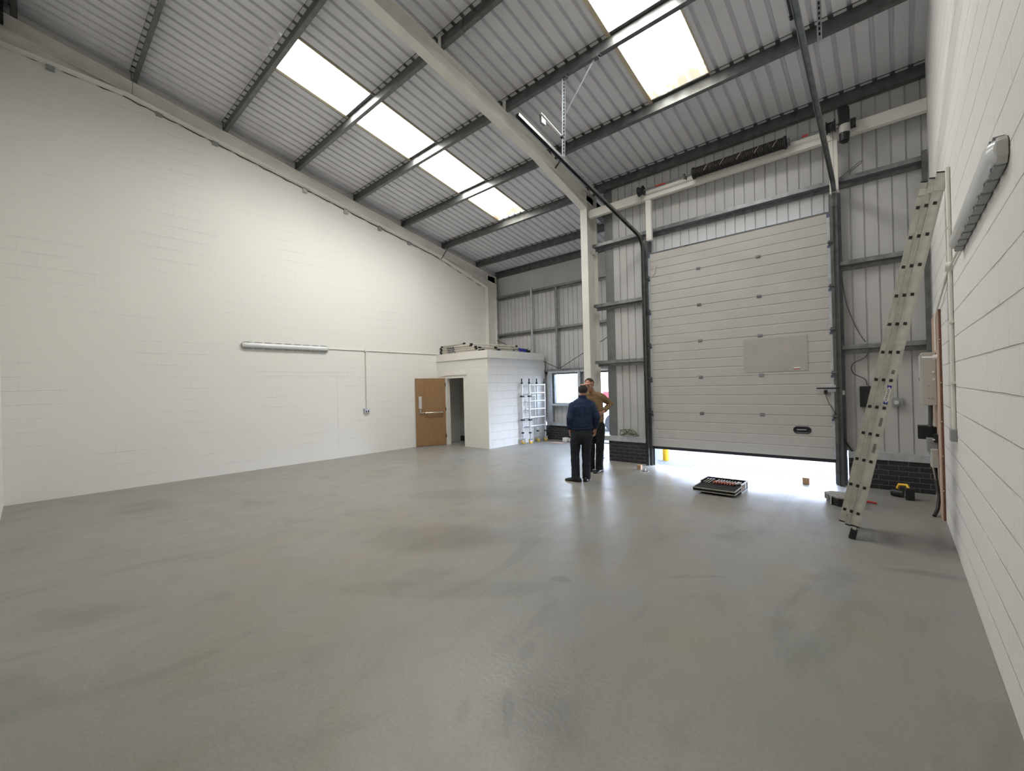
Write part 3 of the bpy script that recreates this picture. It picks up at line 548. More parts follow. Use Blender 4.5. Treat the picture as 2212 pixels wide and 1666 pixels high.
# ------------------------------------------------------------------ SECTIONAL DOOR
d1 = bpy.data.objects.new('door_1', None); COL.objects.link(d1); d1.location = (8.22, YD, .40); struct(d1)
SEC = .6866; ZB = .396; YP = -2.905         # inner face
def slatpanel(z0, z1, nsl, name='door_panel'):
    mb = MB(); g = .011; hs = (z1 - z0) / nsl; prof = [(YP + .004, z0 + .003), (YP, z0 + .008)]
    for i in range(1, nsl):
        zc = z0 + i * hs; prof += [(YP, zc - g), (YP + .007, zc - .003), (YP + .007, zc + .003), (YP, zc + g)]
    prof += [(YP, z1 - .008), (YP + .004, z1 - .003), (YP + .012, z1 - .003), (YP + .012, z1 + .010), (YP + .045, z1 + .010), (YP + .045, z0 + .014), (YP + .016, z0 + .014), (YP + .014, z0 + .003)]
    mb.prism([(6.745, y, z) for y, z in prof], (2.95, 0, 0)); return mb.build(name, m_panel, d1)
levels = [ZB + i * SEC for i in range(6)] + [ZB + 5 * SEC + .479]
for i in range(6):
    z0, z1 = levels[i], levels[i + 1]; p = slatpanel(z0, z1, 3 if i == 5 else 4)
    for xe, nm in ((6.72, 'l'), (9.72, 'r')):
        mb = MB(); mb.box(xe - .035, YP - .004, z0 + .006, xe + .035, YP + .046, z1 - .006); mb.build('end_cap', m_galv_lt, p)
        mb = MB(); mb.box(xe - .036, YP - .008, z1 - .075, xe + .036, YP - .003, z1 - .035) if i < 5 else mb.box(xe - .036, YP - .008, z1 - .07, xe + .036, YP - .003, z1 - .01); mb.build('blue_film_strip', M('blue_grey_film', (.10, .13, .22), .5) if 'blue_grey_film' not in bpy.data.materials else bpy.data.materials['blue_grey_film'], p)
    if i > 0:
        for xe, sgn in ((6.70, -1), (9.74, 1)):        # roller carriers
            mb = MB(); mb.box(xe - .04, YP - .03, z0 - .035, xe + .04, YP - .004, z0 + .035); mb.tube([(xe - .05 * sgn, YP - .035, z0), (xe + .09 * sgn, YP - .035, z0)], .012, 8); mb.build('roller_carrier', m_galv_dk, p)
        for xc in (7.70, 8.71):
            mb = MB(); mb.box(xc - .038, YP - .006, z0 + .008, xc + .038, YP, z0 + .028); mb.box(xc - .038, YP - .006, z0 - .028, xc + .038, YP, z0 - .008); mb.tube([(xc - .035, YP - .008, z0), (xc + .035, YP - .008, z0)], .008, 8); mb.build('hinge', m_galv, p)
    if i == 0:
        mb = MB(); mb.box(6.70, YP + .004, ZB - .05, 9.74, YP + .04, ZB + .003); mb.build('bottom_seal', m_rubber, p)
        hz = .845; xc = 9.285                            # recessed lift handle
        mb = MB(); n = 20; ring = []
        def stad(rw, rh, y): return [(xc + (rw - rh) * (1 if math.cos(t) > 0 else -1) + rh * math.cos(t), y, hz + rh * math.sin(t)) for t in [2 * math.pi * (j + .5) / 24 for j in range(24)]]
        mb.loft([stad(.125, .06, YP + .002), stad(.125, .06, YP - .008), stad(.115, .05, YP - .012), stad(.095, .034, YP - .002)], False); h = mb.build('lift_handle', m_black, p)
        mb = MB(); mb.tube([(xc - .07, YP - .012, hz + .004), (xc + .06, YP - .012, hz + .006)], .009, 8); mb.build('grip', m_grey, h)
    if i == 2:
        mb = MB(); mb.box(8.44, YP - .006, 1.825, 9.39, YP - .001, 2.405); pt = mb.build('repair_sheet', m_patch, p, label='plain grey repair sheet over the slats')
        mb = MB(); mb.box(9.19, YP - .010, 1.865, 9.28, YP - .006, 1.885); mb.m = 1; mb.box(9.19, YP - .010, 1.855, 9.28, YP - .006, 1.866); mb.build('maker_sticker', [m_white, m_red], pt)
    if i == 1:
        mb = MB(); mb.box(9.60, YP - .03, 1.47, 9.75, YP - .004, 1.58); s = mb.build('bolt_housing', m_galv_lt, p, .003)
        mb = MB(); mb.tube([(9.50, YP - .045, 1.53), (9.80, YP - .045, 1.53)], .011, 8); mb.build('slide_bolt', m_dark, s)
        mb = MB(); mb.box(9.595, YP - .05, 1.44, 9.64, YP - .02, 1.50); mb.build('padlock', m_black, s)
        pts = [(9.615, YP - .035, 1.44), (9.63, YP - .03, 1.36), (9.66, YP - .03, 1.27)]
        for j in range(26): a_ = j * 1.4; pts.append((9.68 + j * .0028 + .014 * math.cos(a_), YP - .03 + .008 * math.sin(a_), 1.25 - j * .0065))
        MB().tube(pts, .004, 5).build('coiled_cord', m_black, s)
mb = MB(); mb.box(6.70, YP - .004, levels[6] - .003, 9.76, YP + .05, levels[6] + .022); mb.build('top_angle', m_galv_dk, d1)
pts = [(6.80, YP - .01, 3.83), (6.87, YP - .02, 3.90), (6.90, YP - .02, 4.05)]; MB().tube(pts, .003, 5).build('frayed_cord', m_cable, d1)
# jambs
for xa, xb in ((6.585, 6.74), (9.71, 9.86)):
    mb = MB(); mb.box(xa, -2.86, 0, xb, -2.74, 4.60); struct(mb.build('trim_%d' % (3 if xa < 8 else 4), M('grey_blue_jamb_steel_%d' % int(xa), (.14, .15, .17), .5, .5, var=.2)))
# tracks
def track(x, side, label):
    t = thing('door_track', label, 'door track', (x, -2.95, 0), 'tracks of the sectional door')
    mb = MB(); mb.member((x, -2.955, 0), (x, -2.955, 4.38), (0, 1, 0), [(-.030, .030, -.003, 0), (-.030, -.027, -.04, 0), (.027, .030, -.04, 0)]); mb.box(x - .045 * side - .03, -2.925, 0, x - .045 * side + .03, -2.92, 4.6)
    mb.build('vertical_track', m_galv_dk, t)
    pts = []
    for i in range(9): a_ = i / 8 * (math.pi / 2 - .20); pts.append((x, -2.955 - .34 * (1 - math.cos(a_)), 4.38 + .34 * math.sin(a_)))
    pts.append((x, -5.4, pts[-1][2] + (5.4 + pts[-1][1]) * .20)); pts.append((x, -6.85, pts[-1][2] + 1.45 * .20))
    mb = MB()
    n = len(pts)
    prof = [(-.030, 0), (.030, 0), (.030, .045), (.024, .045), (.024, .006), (-.024, .006), (-.024, .045), (-.030, .045)]
    rings = []
    for i in range(n):
        p = Vector(pts[i]); tt = (Vector(pts[min(i + 1, n - 1)]) - Vector(pts[max(i - 1, 0)])).normalized(); up = Vector((1, 0, 0)).cross(tt); up = up if up.z > 0 or i < 3 else up
        nrm = tt.cross(Vector((1, 0, 0)));  nrm = nrm if nrm.y < 0 or nrm.z < 0 else -nrm
        rings.append([p + Vector((1, 0, 0)) * u + nrm * v for u, v in prof])
    mb.loft(rings, False); mb.build('curved_track', m_galv if side > 0 else m_galv_dk, t)
    return pts[-1], pts[-2]
eL = track(6.64, -1, 'dark steel door track on the left, curving up under the roof beside the central rafter')
eR = track(9.80, 1, 'dark steel door track on the right, rising towards the roof above the ladder')
# hangers
hg = thing('track_hanger', 'perforated steel hanger dropping from purlin to the left door track', 'hanger', (6.68, -5.74, R(-5.74)))
mb = MB(); mb.member((6.68, -5.74, R(-5.74)), (6.68, -5.80, 5.22), (0, 1, 0), [(-.02, .02, -.0015, .0015), (-.02, -.017, -.03, 0)]); mb.build('vertical_strut', m_galv_lt, hg)
mb = MB(); mb.member((7.25, -5.74, R(-5.74)), (6.68, -5.76, 5.88), (0, 1, 0), [(-.012, .012, -.0015, .0015)])
mb.build('diagonal_strut', m_galv_lt, hg)
mb = MB(); mb.member((6.55, -5.74, R(-5.74) - .012), (7.32, -5.74, R(-5.74) - .012), (0, 0, 1), [(-.025, .025, -.02, 0)]); mb.box(6.64, -5.78, R(-5.74) - .06, 6.73, -5.70, R(-5.74) - .01); mb.box(7.21, -5.78, R(-5.74) - .05, 7.29, -5.70, R(-5.74) - .01); mb.build('mounting_channel', m_galv_dk, hg)
for i in range(22):
    zz = 5.28 + i * .055; MB().box(6.672, -5.805 + i * .0027, zz, 6.688, -5.801 + i * .0027, zz + .028).build('slot', m_dark, hg)
hg2 = thing('track_hanger', 'pale perforated hanger beside the right door track at the top edge', 'hanger', (9.93, -5.74, R(-5.74)))
mb = MB(); mb.member((9.93, PY[3], R(PY[3])), (9.93, -5.75, 5.25), (0, 1, 0), [(-.02, .02, -.0015, .0015), (-.02, -.017, -.03, 0)]); mb.build('vertical_strut', m_galv_lt, hg2)
for i in range(20): zz = 5.32 + i * .055; MB().box(9.922, -5.762, zz, 9.938, -5.755, zz + .028).build('slot', m_dark, hg2)
def buffer(x, y, z, label):
    bf = thing('spring_buffer', label, 'buffer', (x, y, z))
    mb = MB(); mb.tube([(x, y, z + .02), (x, y + .50, z - .10)], .016, 8); mb.build('rod', m_alu if x < 8 else m_dark, bf)
    mb = MB(); mb.tube([(x, y + .50, z - .10), (x, y + .54, z - .11)], .024, 10); mb.build('rubber_tip', m_rubber, bf)
    mb = MB(); mb.box(x - .04, y + .02, z - .10, x + .0, y + .12, z + .03); mb.build('bracket', m_galv if x < 8 else m_dark, bf)
buffer(6.70, -6.40, 5.60, 'bright spring buffer bar alongside the upper end of the left door track')
buffer(9.68, -6.25, 5.78, 'dark spring buffer bar alongside the right door track at the top edge')
mb = MB(); mb.box(5.43, -6.90, 5.75, 6.66, -6.86, 5.79); 
# torsion shaft, springs, drums
sh = thing('torsion_shaft', 'thin torsion shaft running above the door in front of the cream header beam', 'shaft', (8.3, -3.16, 5.53))
MB().tube([(6.66, -3.16, 5.53), (10.10, -3.16, 5.53)], .0125, 8).build('shaft', m_galv, sh)
for xx in (7.58, 9.24):
    mb = MB(); mb.tube([(xx - .012, -3.16, 5.53), (xx + .012, -3.16, 5.53)], .05, 12); mb.box(xx - .006, -3.16, 5.50, xx + .006, -3.05, 5.56); mb.build('bearing', m_galv_dk, sh)
for a_, b_ in ((7.02, 7.22), (9.42, 9.5)): MB().tube([(a_, -3.16, 5.53), (b_, -3.16, 5.53)], .0145, 8).build('red_mark', m_red, sh)
mb = MB(); pts = []
mb.tube([(7.75, -3.16, 5.53), (9.19, -3.16, 5.53)], .078, 16)
for i in range(int(1.44 / .012)):
    pass
n = 60
for i in range(n * 8):
    a_ = 2 * math.pi * i / 8; pts.append((7.76 + 1.42 * i / (n * 8), -3.16 + .084 * math.cos(a_), 5.53 + .084 * math.sin(a_)))
mb.tube(pts, .011, 5)
sp = tag(mb.build('torsion_spring', m_spring), 'thick dark coiled spring with chalk marks on the shaft above the door', 'spring')
for xa in (7.735, 9.18): MB().tube([(xa, -3.16, 5.53), (xa + .03, -3.16, 5.53)], .102, 16).build('end_cone', m_dark, sp)
for j in range(5):
    xx = 7.95 + j * .27; MB().tube([(xx, -3.16 - .088, 5.485), (xx + .035, -3.16 - .097, 5.53), (xx + .07, -3.16 - .088, 5.575)], .004, 5).build('chalk_mark', m_beige, sp)
def drum(x, label):
    d_ = thing('cable_drum', label, 'drum', (x, -3.16, 5.53))
    mb = MB(); mb.tube([(x - .055, -3.16, 5.53), (x - .045, -3.16, 5.53), (x - .044, -3.16, 5.53), (x + .044, -3.16, 5.53), (x + .045, -3.16, 5.53), (x + .055, -3.16, 5.53)], [.095, .095, .07, .07, .095, .095], 20); mb.build('drum_body', m_dark, d_)
    MB().tube([(x + .03, -3.23, 5.50), (x + .01, -3.0, .6)], .0018, 5).build('lift_cable', m_dark, d_)
drum(6.72, 'black cable drum at left end of the torsion shaft')
drum(9.79, 'black cable drum at right end of the torsion shaft')
op = thing('door_operator', 'black and grey door operator hanging at the right end of the shaft', 'motor', (9.95, -3.16, 5.45))
mb = MB(); mb.box(9.89, -3.24, 5.49, 10.02, -3.09, 5.72); mb.box(9.88, -3.22, 5.66, 10.00, -3.10, 5.76); mb.build('gearbox', m_black, op, .008)
mb = MB(); mb.tube([(9.965, -3.16, 5.52), (9.96, -3.16, 5.46), (9.955, -3.16, 5.36)], [.07, .075, .062], 16); mb.build('motor_barrel', m_ltgrey, op)
mb = MB(); mb.tube([(9.955, -3.16, 5.37), (9.95, -3.16, 5.25)], [.068, .062], 16); mb.box(9.92, -3.20, 5.23, 9.99, -3.12, 5.26); mb.build('motor_cover', m_black, op)
mb = MB(); mb.box(10.03, -3.20, 5.42, 10.09, -3.12, 5.54); mb.build('coupling', m_dark, op, .004)

# ------------------------------------------------------------------ LEFT WALL fittings
def batten(xw, sx, y0, y1, z, label, rattle=False):
    t = thing('batten_light', label, 'light', (xw, (y0 + y1) / 2, z), 'unlit batten lights on the side walls')
    ym = (y0 + y1) / 2; H = .062
    def ring(yy, hw, d0, dz=0): 
        P = []
        for (u, v) in ((0, -1), (.35, -1), (.45, -.92), (.45, .92), (.35, 1), (0, 1)): P.append((xw + sx * (.004 + u * .075), yy, z + v * hw))
        return P
    mb = MB(); mb.loft([ring(y0 + .0, H * .55, 0), ring(y0 + .03, H, 0), ring(y1 - .03, H, 0), ring(y1, H * .55, 0)], False); mb.build('base_tray', m_ltgrey if sx < 0 else m_grey, t, .002)
    def dome(yy, k): return [(xw + sx * (.034 + .045 * k * math.sin(a_)), yy, z + H * .93 * (k * .5 + .5) * math.cos(a_)) for a_ in [math.pi * j / 10 for j in range(11)]]
    mb = MB(); mb.loft([dome(y0 + .008, .35), dome(y0 + .03, .8), dome(y0 + .07, 1), dome(y1 - .07, 1), dome(y1 - .03, .8), dome(y1 - .008, .35)]); mb.build('diffuser', m_diff, t)
    for j in range(9):
        yy = y0 + .12 + (y1 - y0 - .24) * j / 8
        for s_ in (-1, 1):
            mb = MB(); mb.box(xw + sx * .006, yy - .075, z + s_ * H, xw + sx * .046, yy + .075, z + s_ * (H + .010)); mb.box(xw + sx * .040, yy - .03, z + s_ * (H - .006), xw + sx * .052, yy + .03, z + s_ * (H + .012)); mb.build('toggle_clip', m_grey, t, .002)
    return t
batten(0, 1, -8.33, -6.44, 2.715, 'long white unlit batten light on the left wall')
batten(XR, -1, -8.47, -6.62, 2.69, 'long grey unlit batten light close by on the right wall')
cn = thing('conduit', 'white conduit on left wall linking the batten light to the store room', 'conduit', (0, -4.7, 2.72))
mb = MB(); mb.tube([(.014, -6.46, 2.725), (.014, BY + .02, 2.72)], .011, 8); mb.build('pipe', m_paint, cn)
mb = MB(); mb.tube([(0, -5.44, 2.73), (.035, -5.44, 2.73)], .035, 14); mb.build('junction_box', m_paint, cn)
for yy in (-5.95, -4.7, -3.9): MB().box(0, yy - .012, 2.705, .028, yy + .012, 2.742).build('saddle_clip', m_paint, cn)
cn2 = thing('conduit', 'thin conduit dropping down the left wall to the twin socket', 'conduit', (0, -5.45, 1.2))
mb = MB(); mb.tube([(.012, -5.44, 2.71), (.012, -5.45, 1.21)], .010, 8); mb.build('pipe', m_beige if False else M('cream_conduit', (.56, .54, .44), .5), cn2)
for zz in (2.35, 1.95, 1.5): MB().box(0, -5.465, zz - .012, .026, -5.425, zz + .012).build('saddle_clip', m_paint, cn2)
sk = thing('twin_socket', 'metal-clad twin power socket on the left wall below the conduit', 'socket', (0, -5.44, 1.14))
MB().box(0, -5.525, 1.09, .045, -5.365, 1.20).build('back_box', m_grey, sk, .005)
mb = MB(); mb.box(.045, -5.52, 1.095, .050, -5.37, 1.195); mb.build('face_plate', m_chrome, sk)
for yy in (-5.49, -5.43): MB().box(.050, yy, 1.105, .055, yy + .035, 1.145).build('socket_outlet', m_black, sk)
for yy in (-5.482, -5.422): MB().box(.050, yy + .01, 1.165, .056, yy + .025, 1.185).build('rocker_switch', m_white, sk)
labs = ['nearest the top left corner', 'second from the top left corner', 'third from the top left corner', 'fourth from the top left corner', 'third from the store room end', 'second from the store room end', 'nearest the store room end']
for i, (yy, zz) in enumerate([(-11.06, 7.20), (-9.64, 7.08), (-8.73, 6.89), (-6.92, 6.49), (-5.90, 6.27), (-4.93, 6.09), (-3.99, 5.92)]):
    mb = MB(); mb.box(0.0, yy - .05, zz - .065, .055, yy + .05, zz + .045); mb.box(.03, yy - .025, zz + .03, .06, yy + .025, zz + .09)
    tag(mb.build('tie_bracket', m_grey if i not in (3, 4) else m_ltgrey, bevel=.003), 'small grey wall tie bracket under the left rafter, ' + labs[i], 'bracket', 'tie brackets along the left wall head')
pts = []
for i in range(90):
    yy = -11.6 + i * (10.55 / 89); base = (R(yy) - RD - .012) if -10.15 < yy < -2.94 else (7.17 - (yy + 10.15) * .062 if yy < 0 - 10.15 else R(-2.94) - RD - .012 - (yy + 2.94) * .315); pts.append((.006, yy, base + .012 * math.sin(i * 1.7) + .006 * math.sin(i * 3.1)))
tag(MB().tube(pts, .009, 6).build('sealant_line', m_sealant), 'wavy dark sealant line between left wall and rafter', 'sealant')
mb = MB(); mb.tube([(.02, -3.3, 5.83), (.02, -2.4, 5.62), (.02, -1.6, 5.44), (.02, -1.05, 5.27)], .008, 6); tag(mb.build('wall_cable', m_sealant), 'thin dark cable along the left wall head near the corner column', 'cable')

# ------------------------------------------------------------------ RIGHT WALL fittings
rc = thing('conduit', 'white conduit running down the right wall to a grey box', 'conduit', (XR, -5.8, 1.2))
MB().tube([(XR - .016, -5.80, 1.19), (XR - .016, -5.86, 3.55)], .016, 10).build('pipe', m_paint, rc)
mb = MB(); mb.box(XR - .045, -5.86, 1.08, XR, -5.74, 1.19); mb.build('outlet_box', m_grey, rc, .006)
for zz in (1.6, 2.15, 3.0): MB().box(XR - .036, -5.86, zz, XR, -5.80, zz + .02).build('saddle_clip', m_paint, rc)
rc2 = thing('conduit', 'white conduit bending from the right batten light towards the fuse board', 'conduit', (XR, -5.5, 2.6))
MB().tube([(XR - .014, -6.64, 2.66), (XR - .016, -5.9, 2.66), (XR - .018, -5.1, 2.58), (XR - .030, -4.35, 2.45), (XR - .045, -4.30, 2.35), (XR - .045, -4.28, 1.98)], .010, 8).build('pipe', m_paint, rc2)
mb = MB(); mb.tube([(XR, -5.84, 2.66), (XR - .05, -5.84, 2.66)], .04, 14); mb.build('junction_box', m_paint, rc2)
pb = thing('backboard', 'tall pinkish plywood backboard with dark edge fixed to the right wall', 'board', (XR, -3.8, 0))
mb = MB(); mb.box(XR - .030, -4.36, 0.0, XR, -3.25, 2.45); mb.build('plywood_sheet', m_ply, pb)
mb = MB(); mb.box(XR - .020, -4.368, 0.0, XR + .0, -4.36, 2.45); mb.build('edge_strip', m_plyedge, pb)
for zz in (.35, .75, 1.15, 1.6, 2.1): MB().tube([(XR - .016, -4.368, zz), (XR - .016, -4.376, zz)], .006, 8).build('screw', m_chrome, pb)
XP = XR - .032
fb = thing('fuse_board', 'tall grey distribution board cabinet on the plywood backboard', 'cabinet', (XP, -3.8, 1.3))
mb = MB(); mb.box(10.695, -4.02, 1.32, XP, -3.55, 1.97); mb.build('cabinet', m_ltgrey, fb, .006)
mb = MB(); mb.box(10.685, -4.01, 1.34, 10.695, -3.56, 1.95); mb.build('cabinet_door', m_ltgrey, fb, .003)
for zz in (1.64, 1.73): MB().tube([(10.80, -4.02, zz), (10.80, -4.032, zz)], .014, 10).build('knockout_cap', m_white, fb)
for xx, zz in ((10.755, 1.41), (10.79, 1.41), (10.755, 1.56)): MB().tube([(xx, -4.02, zz), (xx, -4.026, zz)], .008, 8).build('screw', m_grey, fb)
MB().box(10.675, -3.80, 1.62, 10.686, -3.76, 1.66).build('latch', m_grey, fb)
sw = thing('isolator_switch', 'white junction with short lever projecting over the grey cabinet', 'switch', (10.82, -4.2, 1.9))
mb = MB(); mb.tube([(10.828, -4.25, 1.90), (10.79, -4.25, 1.90)], .03, 12); mb.build('body', m_white, sw); MB().tube([(10.80, -4.25, 1.90), (10.70, -4.20, 1.905)], .010, 8).build('lever', m_white, sw)
mt = thing('electric_meter', 'square black electricity meter low on the plywood backboard', 'meter', (10.75, -3.9, .9))
mb = MB(); mb.box(10.655, -3.78, .875, 10.80, -3.60, 1.045); mb.build('meter_case', m_black, mt, .006); MB().box(10.80, -3.77, .90, XP, -3.62, 1.03).build('mounting_block', m_dark, mt)
cu = thing('service_cutout', 'grey service fuse box below the black meter', 'fuse box', (10.79, -3.9, .6))
mb = MB(); mb.box(10.73, -3.96, .74, XP, -3.72, .90); mb.build('carrier', m_grey, cu, .004); MB().box(10.76, -4.0, .55, XP, -3.80, .78).build('fuse_body', m_ltgrey, cu, .01); MB().box(10.79, -4.0, .86, XP, -3.86, .96).build('isolator', m_black, cu, .006); MB().box(10.775, -4.01, .89, 10.80, -4.0, .905).build('seal', m_white, cu)
tag(MB().tube([(10.775, -3.82, 1.32), (10.775, -3.80, 1.18), (10.77, -3.79, 1.04)], .022, 8).build('riser_cable', m_cable), 'thick dark cable between grey cabinet and black meter', 'cable')
tag(MB().tube([(10.80, -3.90, .56), (10.80, -4.0, .40), (10.82, -4.05, .22), (10.80, -4.15, .08), (10.765, -4.24, .015)], .019, 8).build('supply_cable', m_cable_k), 'thick black supply cable curving down to the floor by the backboard', 'cable')
tag(MB().tube([(10.78, -4.02, .74), (10.77, -4.05, .58), (10.79, -4.03, .42), (10.82, -4.0, .38), (10.825, -4.0, .70)], .005, 6).build('earth_cable', m_ltgrey), 'thin pale looped earth cable beside the thick black one', 'cable')

# wall by the ladder
cb_ = thing('control_box', 'black door control box half hidden behind the ladder', 'control box', (10.1, -2.9, 1.4))
MB().box(10.035, -2.87, 1.23, 10.20, -2.785, 1.55).build('box_case', m_black, cb_, .008); MB().box(10.06, -2.876, 1.42, 10.17, -2.868, 1.52).build('button_panel', m_dark, cb_)
tag(MB().box(9.795, -2.905, 1.42, 9.855, -2.86, 1.49).build('warning_plate', m_white, bevel=.002), 'small square white plate on the right door jamb', 'plate')
sk2 = thing('power_socket', 'grey metal-clad socket on the sheeting just right of the ladder', 'socket', (10.47, -2.85, 1.3))
MB().box(10.40, -2.84, 1.24, 10.53, -2.785, 1.37).build('back_box', m_grey, sk2, .006); MB().tube([(10.455, -2.84, 1.30), (10.455, -2.875, 1.30)], [.035, .028], 12).build('outlet', m_alu, sk2)
def poly(pts, r, n=6, steps=6):
    P = [Vector(p) for p in pts]; out = []
    for i in range(len(P) - 1):
        a, b_, c_, d_ = P[max(i - 1, 0)], P[i], P[i + 1], P[min(i + 2, len(P) - 1)]
        for s_ in range(steps):
            t = s_ / steps; out.append(.5 * ((2 * b_) + (c_ - a) * t + (2 * a - 5 * b_ + 4 * c_ - d_) * t * t + (3 * b_ - a - 3 * c_ + d_) * t ** 3))
    out.append(P[-1]); return MB().tube(out, r, n)
tag(poly([(9.85, -2.82, 3.40), (9.86, -2.86, 3.2), (9.91, -2.86, 2.82), (10.02, -2.86, 2.44), (10.12, -2.92, 2.23)], .007).build('control_cable', m_cable), 'thin grey cable sagging down the sheeting to the lower rail', 'cable')
tag(poly([(10.16, -2.95, 2.13), (10.12, -2.88, 2.0), (9.96, -2.83, 1.90), (9.96, -2.83, 1.76), (10.10, -2.83, 1.66), (10.125, -2.83, 1.56)], .007).build('control_cable', m_cable), 'thin grey cable looping from the lower rail into the black control box', 'cable')
tag(poly([(9.79, -2.92, 1.30), (9.785, -2.92, 1.0), (9.82, -2.92, .76), (9.93, -2.90, .545)], .012).build('floor_cable', m_cable_k), 'black cable beside the right door track bending to the plinth rail', 'cable')
tag(poly([(9.86, -2.93, 4.80), (10.0, -2.95, 4.88), (10.12, -2.96, 4.96), (10.13, -2.96, 4.93), (9.98, -2.95, 4.84)], .006).build('loose_wire', m_cable), 'stiff wire loop sticking up from the high rail near the right track', 'wire')
# green lead on the plinth rail
gp = []
for i in (k * .25 for k in range(280)):
    a_ = i * .42; rr = .10 + .05 * math.sin(i * .23); gp.append((6.17 + rr * 1.5 * math.cos(a_) + .03 * math.sin(i * .9), -2.875 + .05 * math.sin(a_ * .7), .56 + .05 * abs(math.sin(a_)) + .10 * math.sin(i * .23) ** 4))
tag(MB().tube(gp, .006, 6).build('extension_lead', m_green), 'tangled dark green lead lying on the plinth rail left of the door', 'cable')

# ------------------------------------------------------------------ LADDER
dvec = Vector((-.057, .004, -.274)).normalized(); pv = Vector((1, 0, 0)); pv = (pv - dvec * pv.dot(dvec)).normalized(); yv = dvec.cross(pv).normalized()
if yv.y > 0: yv = -yv                       # towards the camera side
lad = thing('extension_ladder', 'triple-section aluminium extension ladder leaning against the right wall', 'ladder', (10.08, -5.45, 0))
tops = [Vector((10.764, -5.744, 3.287)), Vector((10.707, -5.703, 3.294)), Vector((10.650, -5.668, 3.300))]
wid = [.080, .051, .051]; lenup = [.275, .245, .235]; lendn = [.135, .15, .135]; far = [.47, .39, .32]
for i in range(3):
    T = tops[i]; hw = wid[i] / 2
    for side in (0, 1):
        base = T + Vector((0, far[i], 0)) * side; s = -1 if side else 1      # web faces outwards
        a = base - dvec * lenup[i]; e = base + dvec * (11 * .28 + lendn[i])
        mb = MB(); mb.member(a, e, yv, [(-hw, hw, -.002, .0)] + ([(-hw, -hw + .004, -.022, .004), (hw - .004, hw, -.022, .004), (-hw + .014, -hw + .017, 0, .002), (hw - .017, hw - .014, 0, .002)] if not side else [(-hw, -hw + .004, -.004, .022), (hw - .004, hw, -.004, .022)]))
        st = mb.build('stile', m_ladder, lad)
        mb = MB(); mb.member(a - dvec * .008, a + dvec * .004, yv, [(-hw - .002, hw + .002, -.025 if not side else -.003, .003 if not side else .025)]); mb.build('top_cap', m_black, st)
        mb = MB(); mb.member(e - dvec * .006, e + dvec * .008, yv, [(-hw - .001, hw + .001, -.024 if not side else -.002, .002 if not side else .024)]); mb.build('bottom_cap', m_black, st)
        if i == 0:
            mb = MB(); mb.member(e - dvec * .02, e + dvec * .045, yv, [(-.014, .014, -.015 if not side else .001, .001 if not side else .015)]); 
            mb.build('foot_bracket', m_ladder, st)
            q = e + dvec * .04; mb = MB(); mb.member(q, Vector((q.x + dvec.x * .1, q.y, .004)), yv, [(-.030, .030, -.035, .015)]); mb.build('rubber_foot', m_rubber, st, .004)
    for k in range(12):
        c0 = T + dvec * .28 * k
        mb = MB(); mb.member(c0 + Vector((0, .001, 0)), c0 + Vector((0, far[i] - .001, 0)), -dvec, [(-.013, .013, -.013, .013)]); rg = mb.build('rung', m_ladder, lad)
        mb = MB(); mb.member(c0 + Vector((0, -.0045, 0)), c0 + Vector((0, .0, 0)), -dvec, [(-.0130, .0130, -.0145, .0145)]); mb.build('rung_hollow_shade', m_black, rg)  # black square stands in for the shade inside the hollow rung
    if i > 0:
        c0 = T - dvec * .14; mb = MB(); mb.member(c0 - dvec * .03, c0 + dvec * .03, yv, [(-hw - .03, hw - .01, -.02, .012)]); mb.build('guide_bracket', m_ladder, lad, .003)
    else:
        c0 = T - dvec * .14; mb = MB(); mb.member(c0 - dvec * .02, c0 + dvec * .03, yv, [(-hw - .004, hw + .004, -.02, .004)]); mb.build('guide_bracket', m_ladder, lad, .003)
# printed label on the outer stile
lc = tops[0] + dvec * (.28 * 6.52); nrm = yv
mb = MB(); L2, H2 = .095, .017
def lp(s_, t_, o_): return lc - dvec * s_ + pv * t_ + nrm * o_
mb.add([lp(-L2, -H2, .0008), lp(L2, -H2, .0008), lp(L2, H2, .0008), lp(-L2, H2, .0008)], [(0, 1, 2, 3)])
mb.m = 1
for s_ in (-1, 1): mb.add([lp(s_ * L2, -.018, .0012), lp(s_ * L2, .018, .0012), lp(s_ * (L2 - .034), .014, .0012), lp(s_ * (L2 - .012), 0, .0012), lp(s_ * (L2 - .034), -.014, .0012), ], [(0, 1, 2, 3, 4)])
lbl = mb.build('printed_label', [m_white, m_blue], lad)
fc = bpy.data.curves.new('lettering', 'FONT'); fc.body = 'WERNER'; fc.size = .034; fc.align_x = 'CENTER'; fc.align_y = 'CENTER'; fc.extrude = .0004
fo = bpy.data.objects.new('lettering_source', fc); COL.objects.link(fo); bpy.context.view_layer.update()
me = bpy.data.meshes.new_from_object(fo.evaluated_get(bpy.context.evaluated_depsgraph_get())); bpy.data.objects.remove(fo)
ex = -dvec; ey = -pv; ez = ex.cross(ey)
if ez.dot(nrm) < 0: ey = -ey; ez = -ez
Mx = Matrix(((ex.x, ey.x, ez.x), (ex.y, ey.y, ez.y), (ex.z, ey.z, ez.z)))
for v in me.vertices: v.co = lc + nrm * .0022 + Mx @ Vector((v.co.x * .92, v.co.y * .8, v.co.z)) - lad.location
me.materials.clear(); me.materials.append(m_black); lo = bpy.data.objects.new('lettering', me); COL.objects.link(lo); lo.parent = lbl
for q, hh in ((.28 * 7.52, .045), (.28 * 8.5, .05), (.28 * 5.7, .02)):
    cc_ = tops[0] + dvec * q; mb = MB(); mb.add([cc_ - dvec * s_ + pv * t_ + nrm * .0009 for s_, t_ in ((-hh, -.012), (hh, -.012), (hh, .012), (-hh, .012))], [(0, 1, 2, 3)]); mb.build('worn_sticker', m_label, lad)

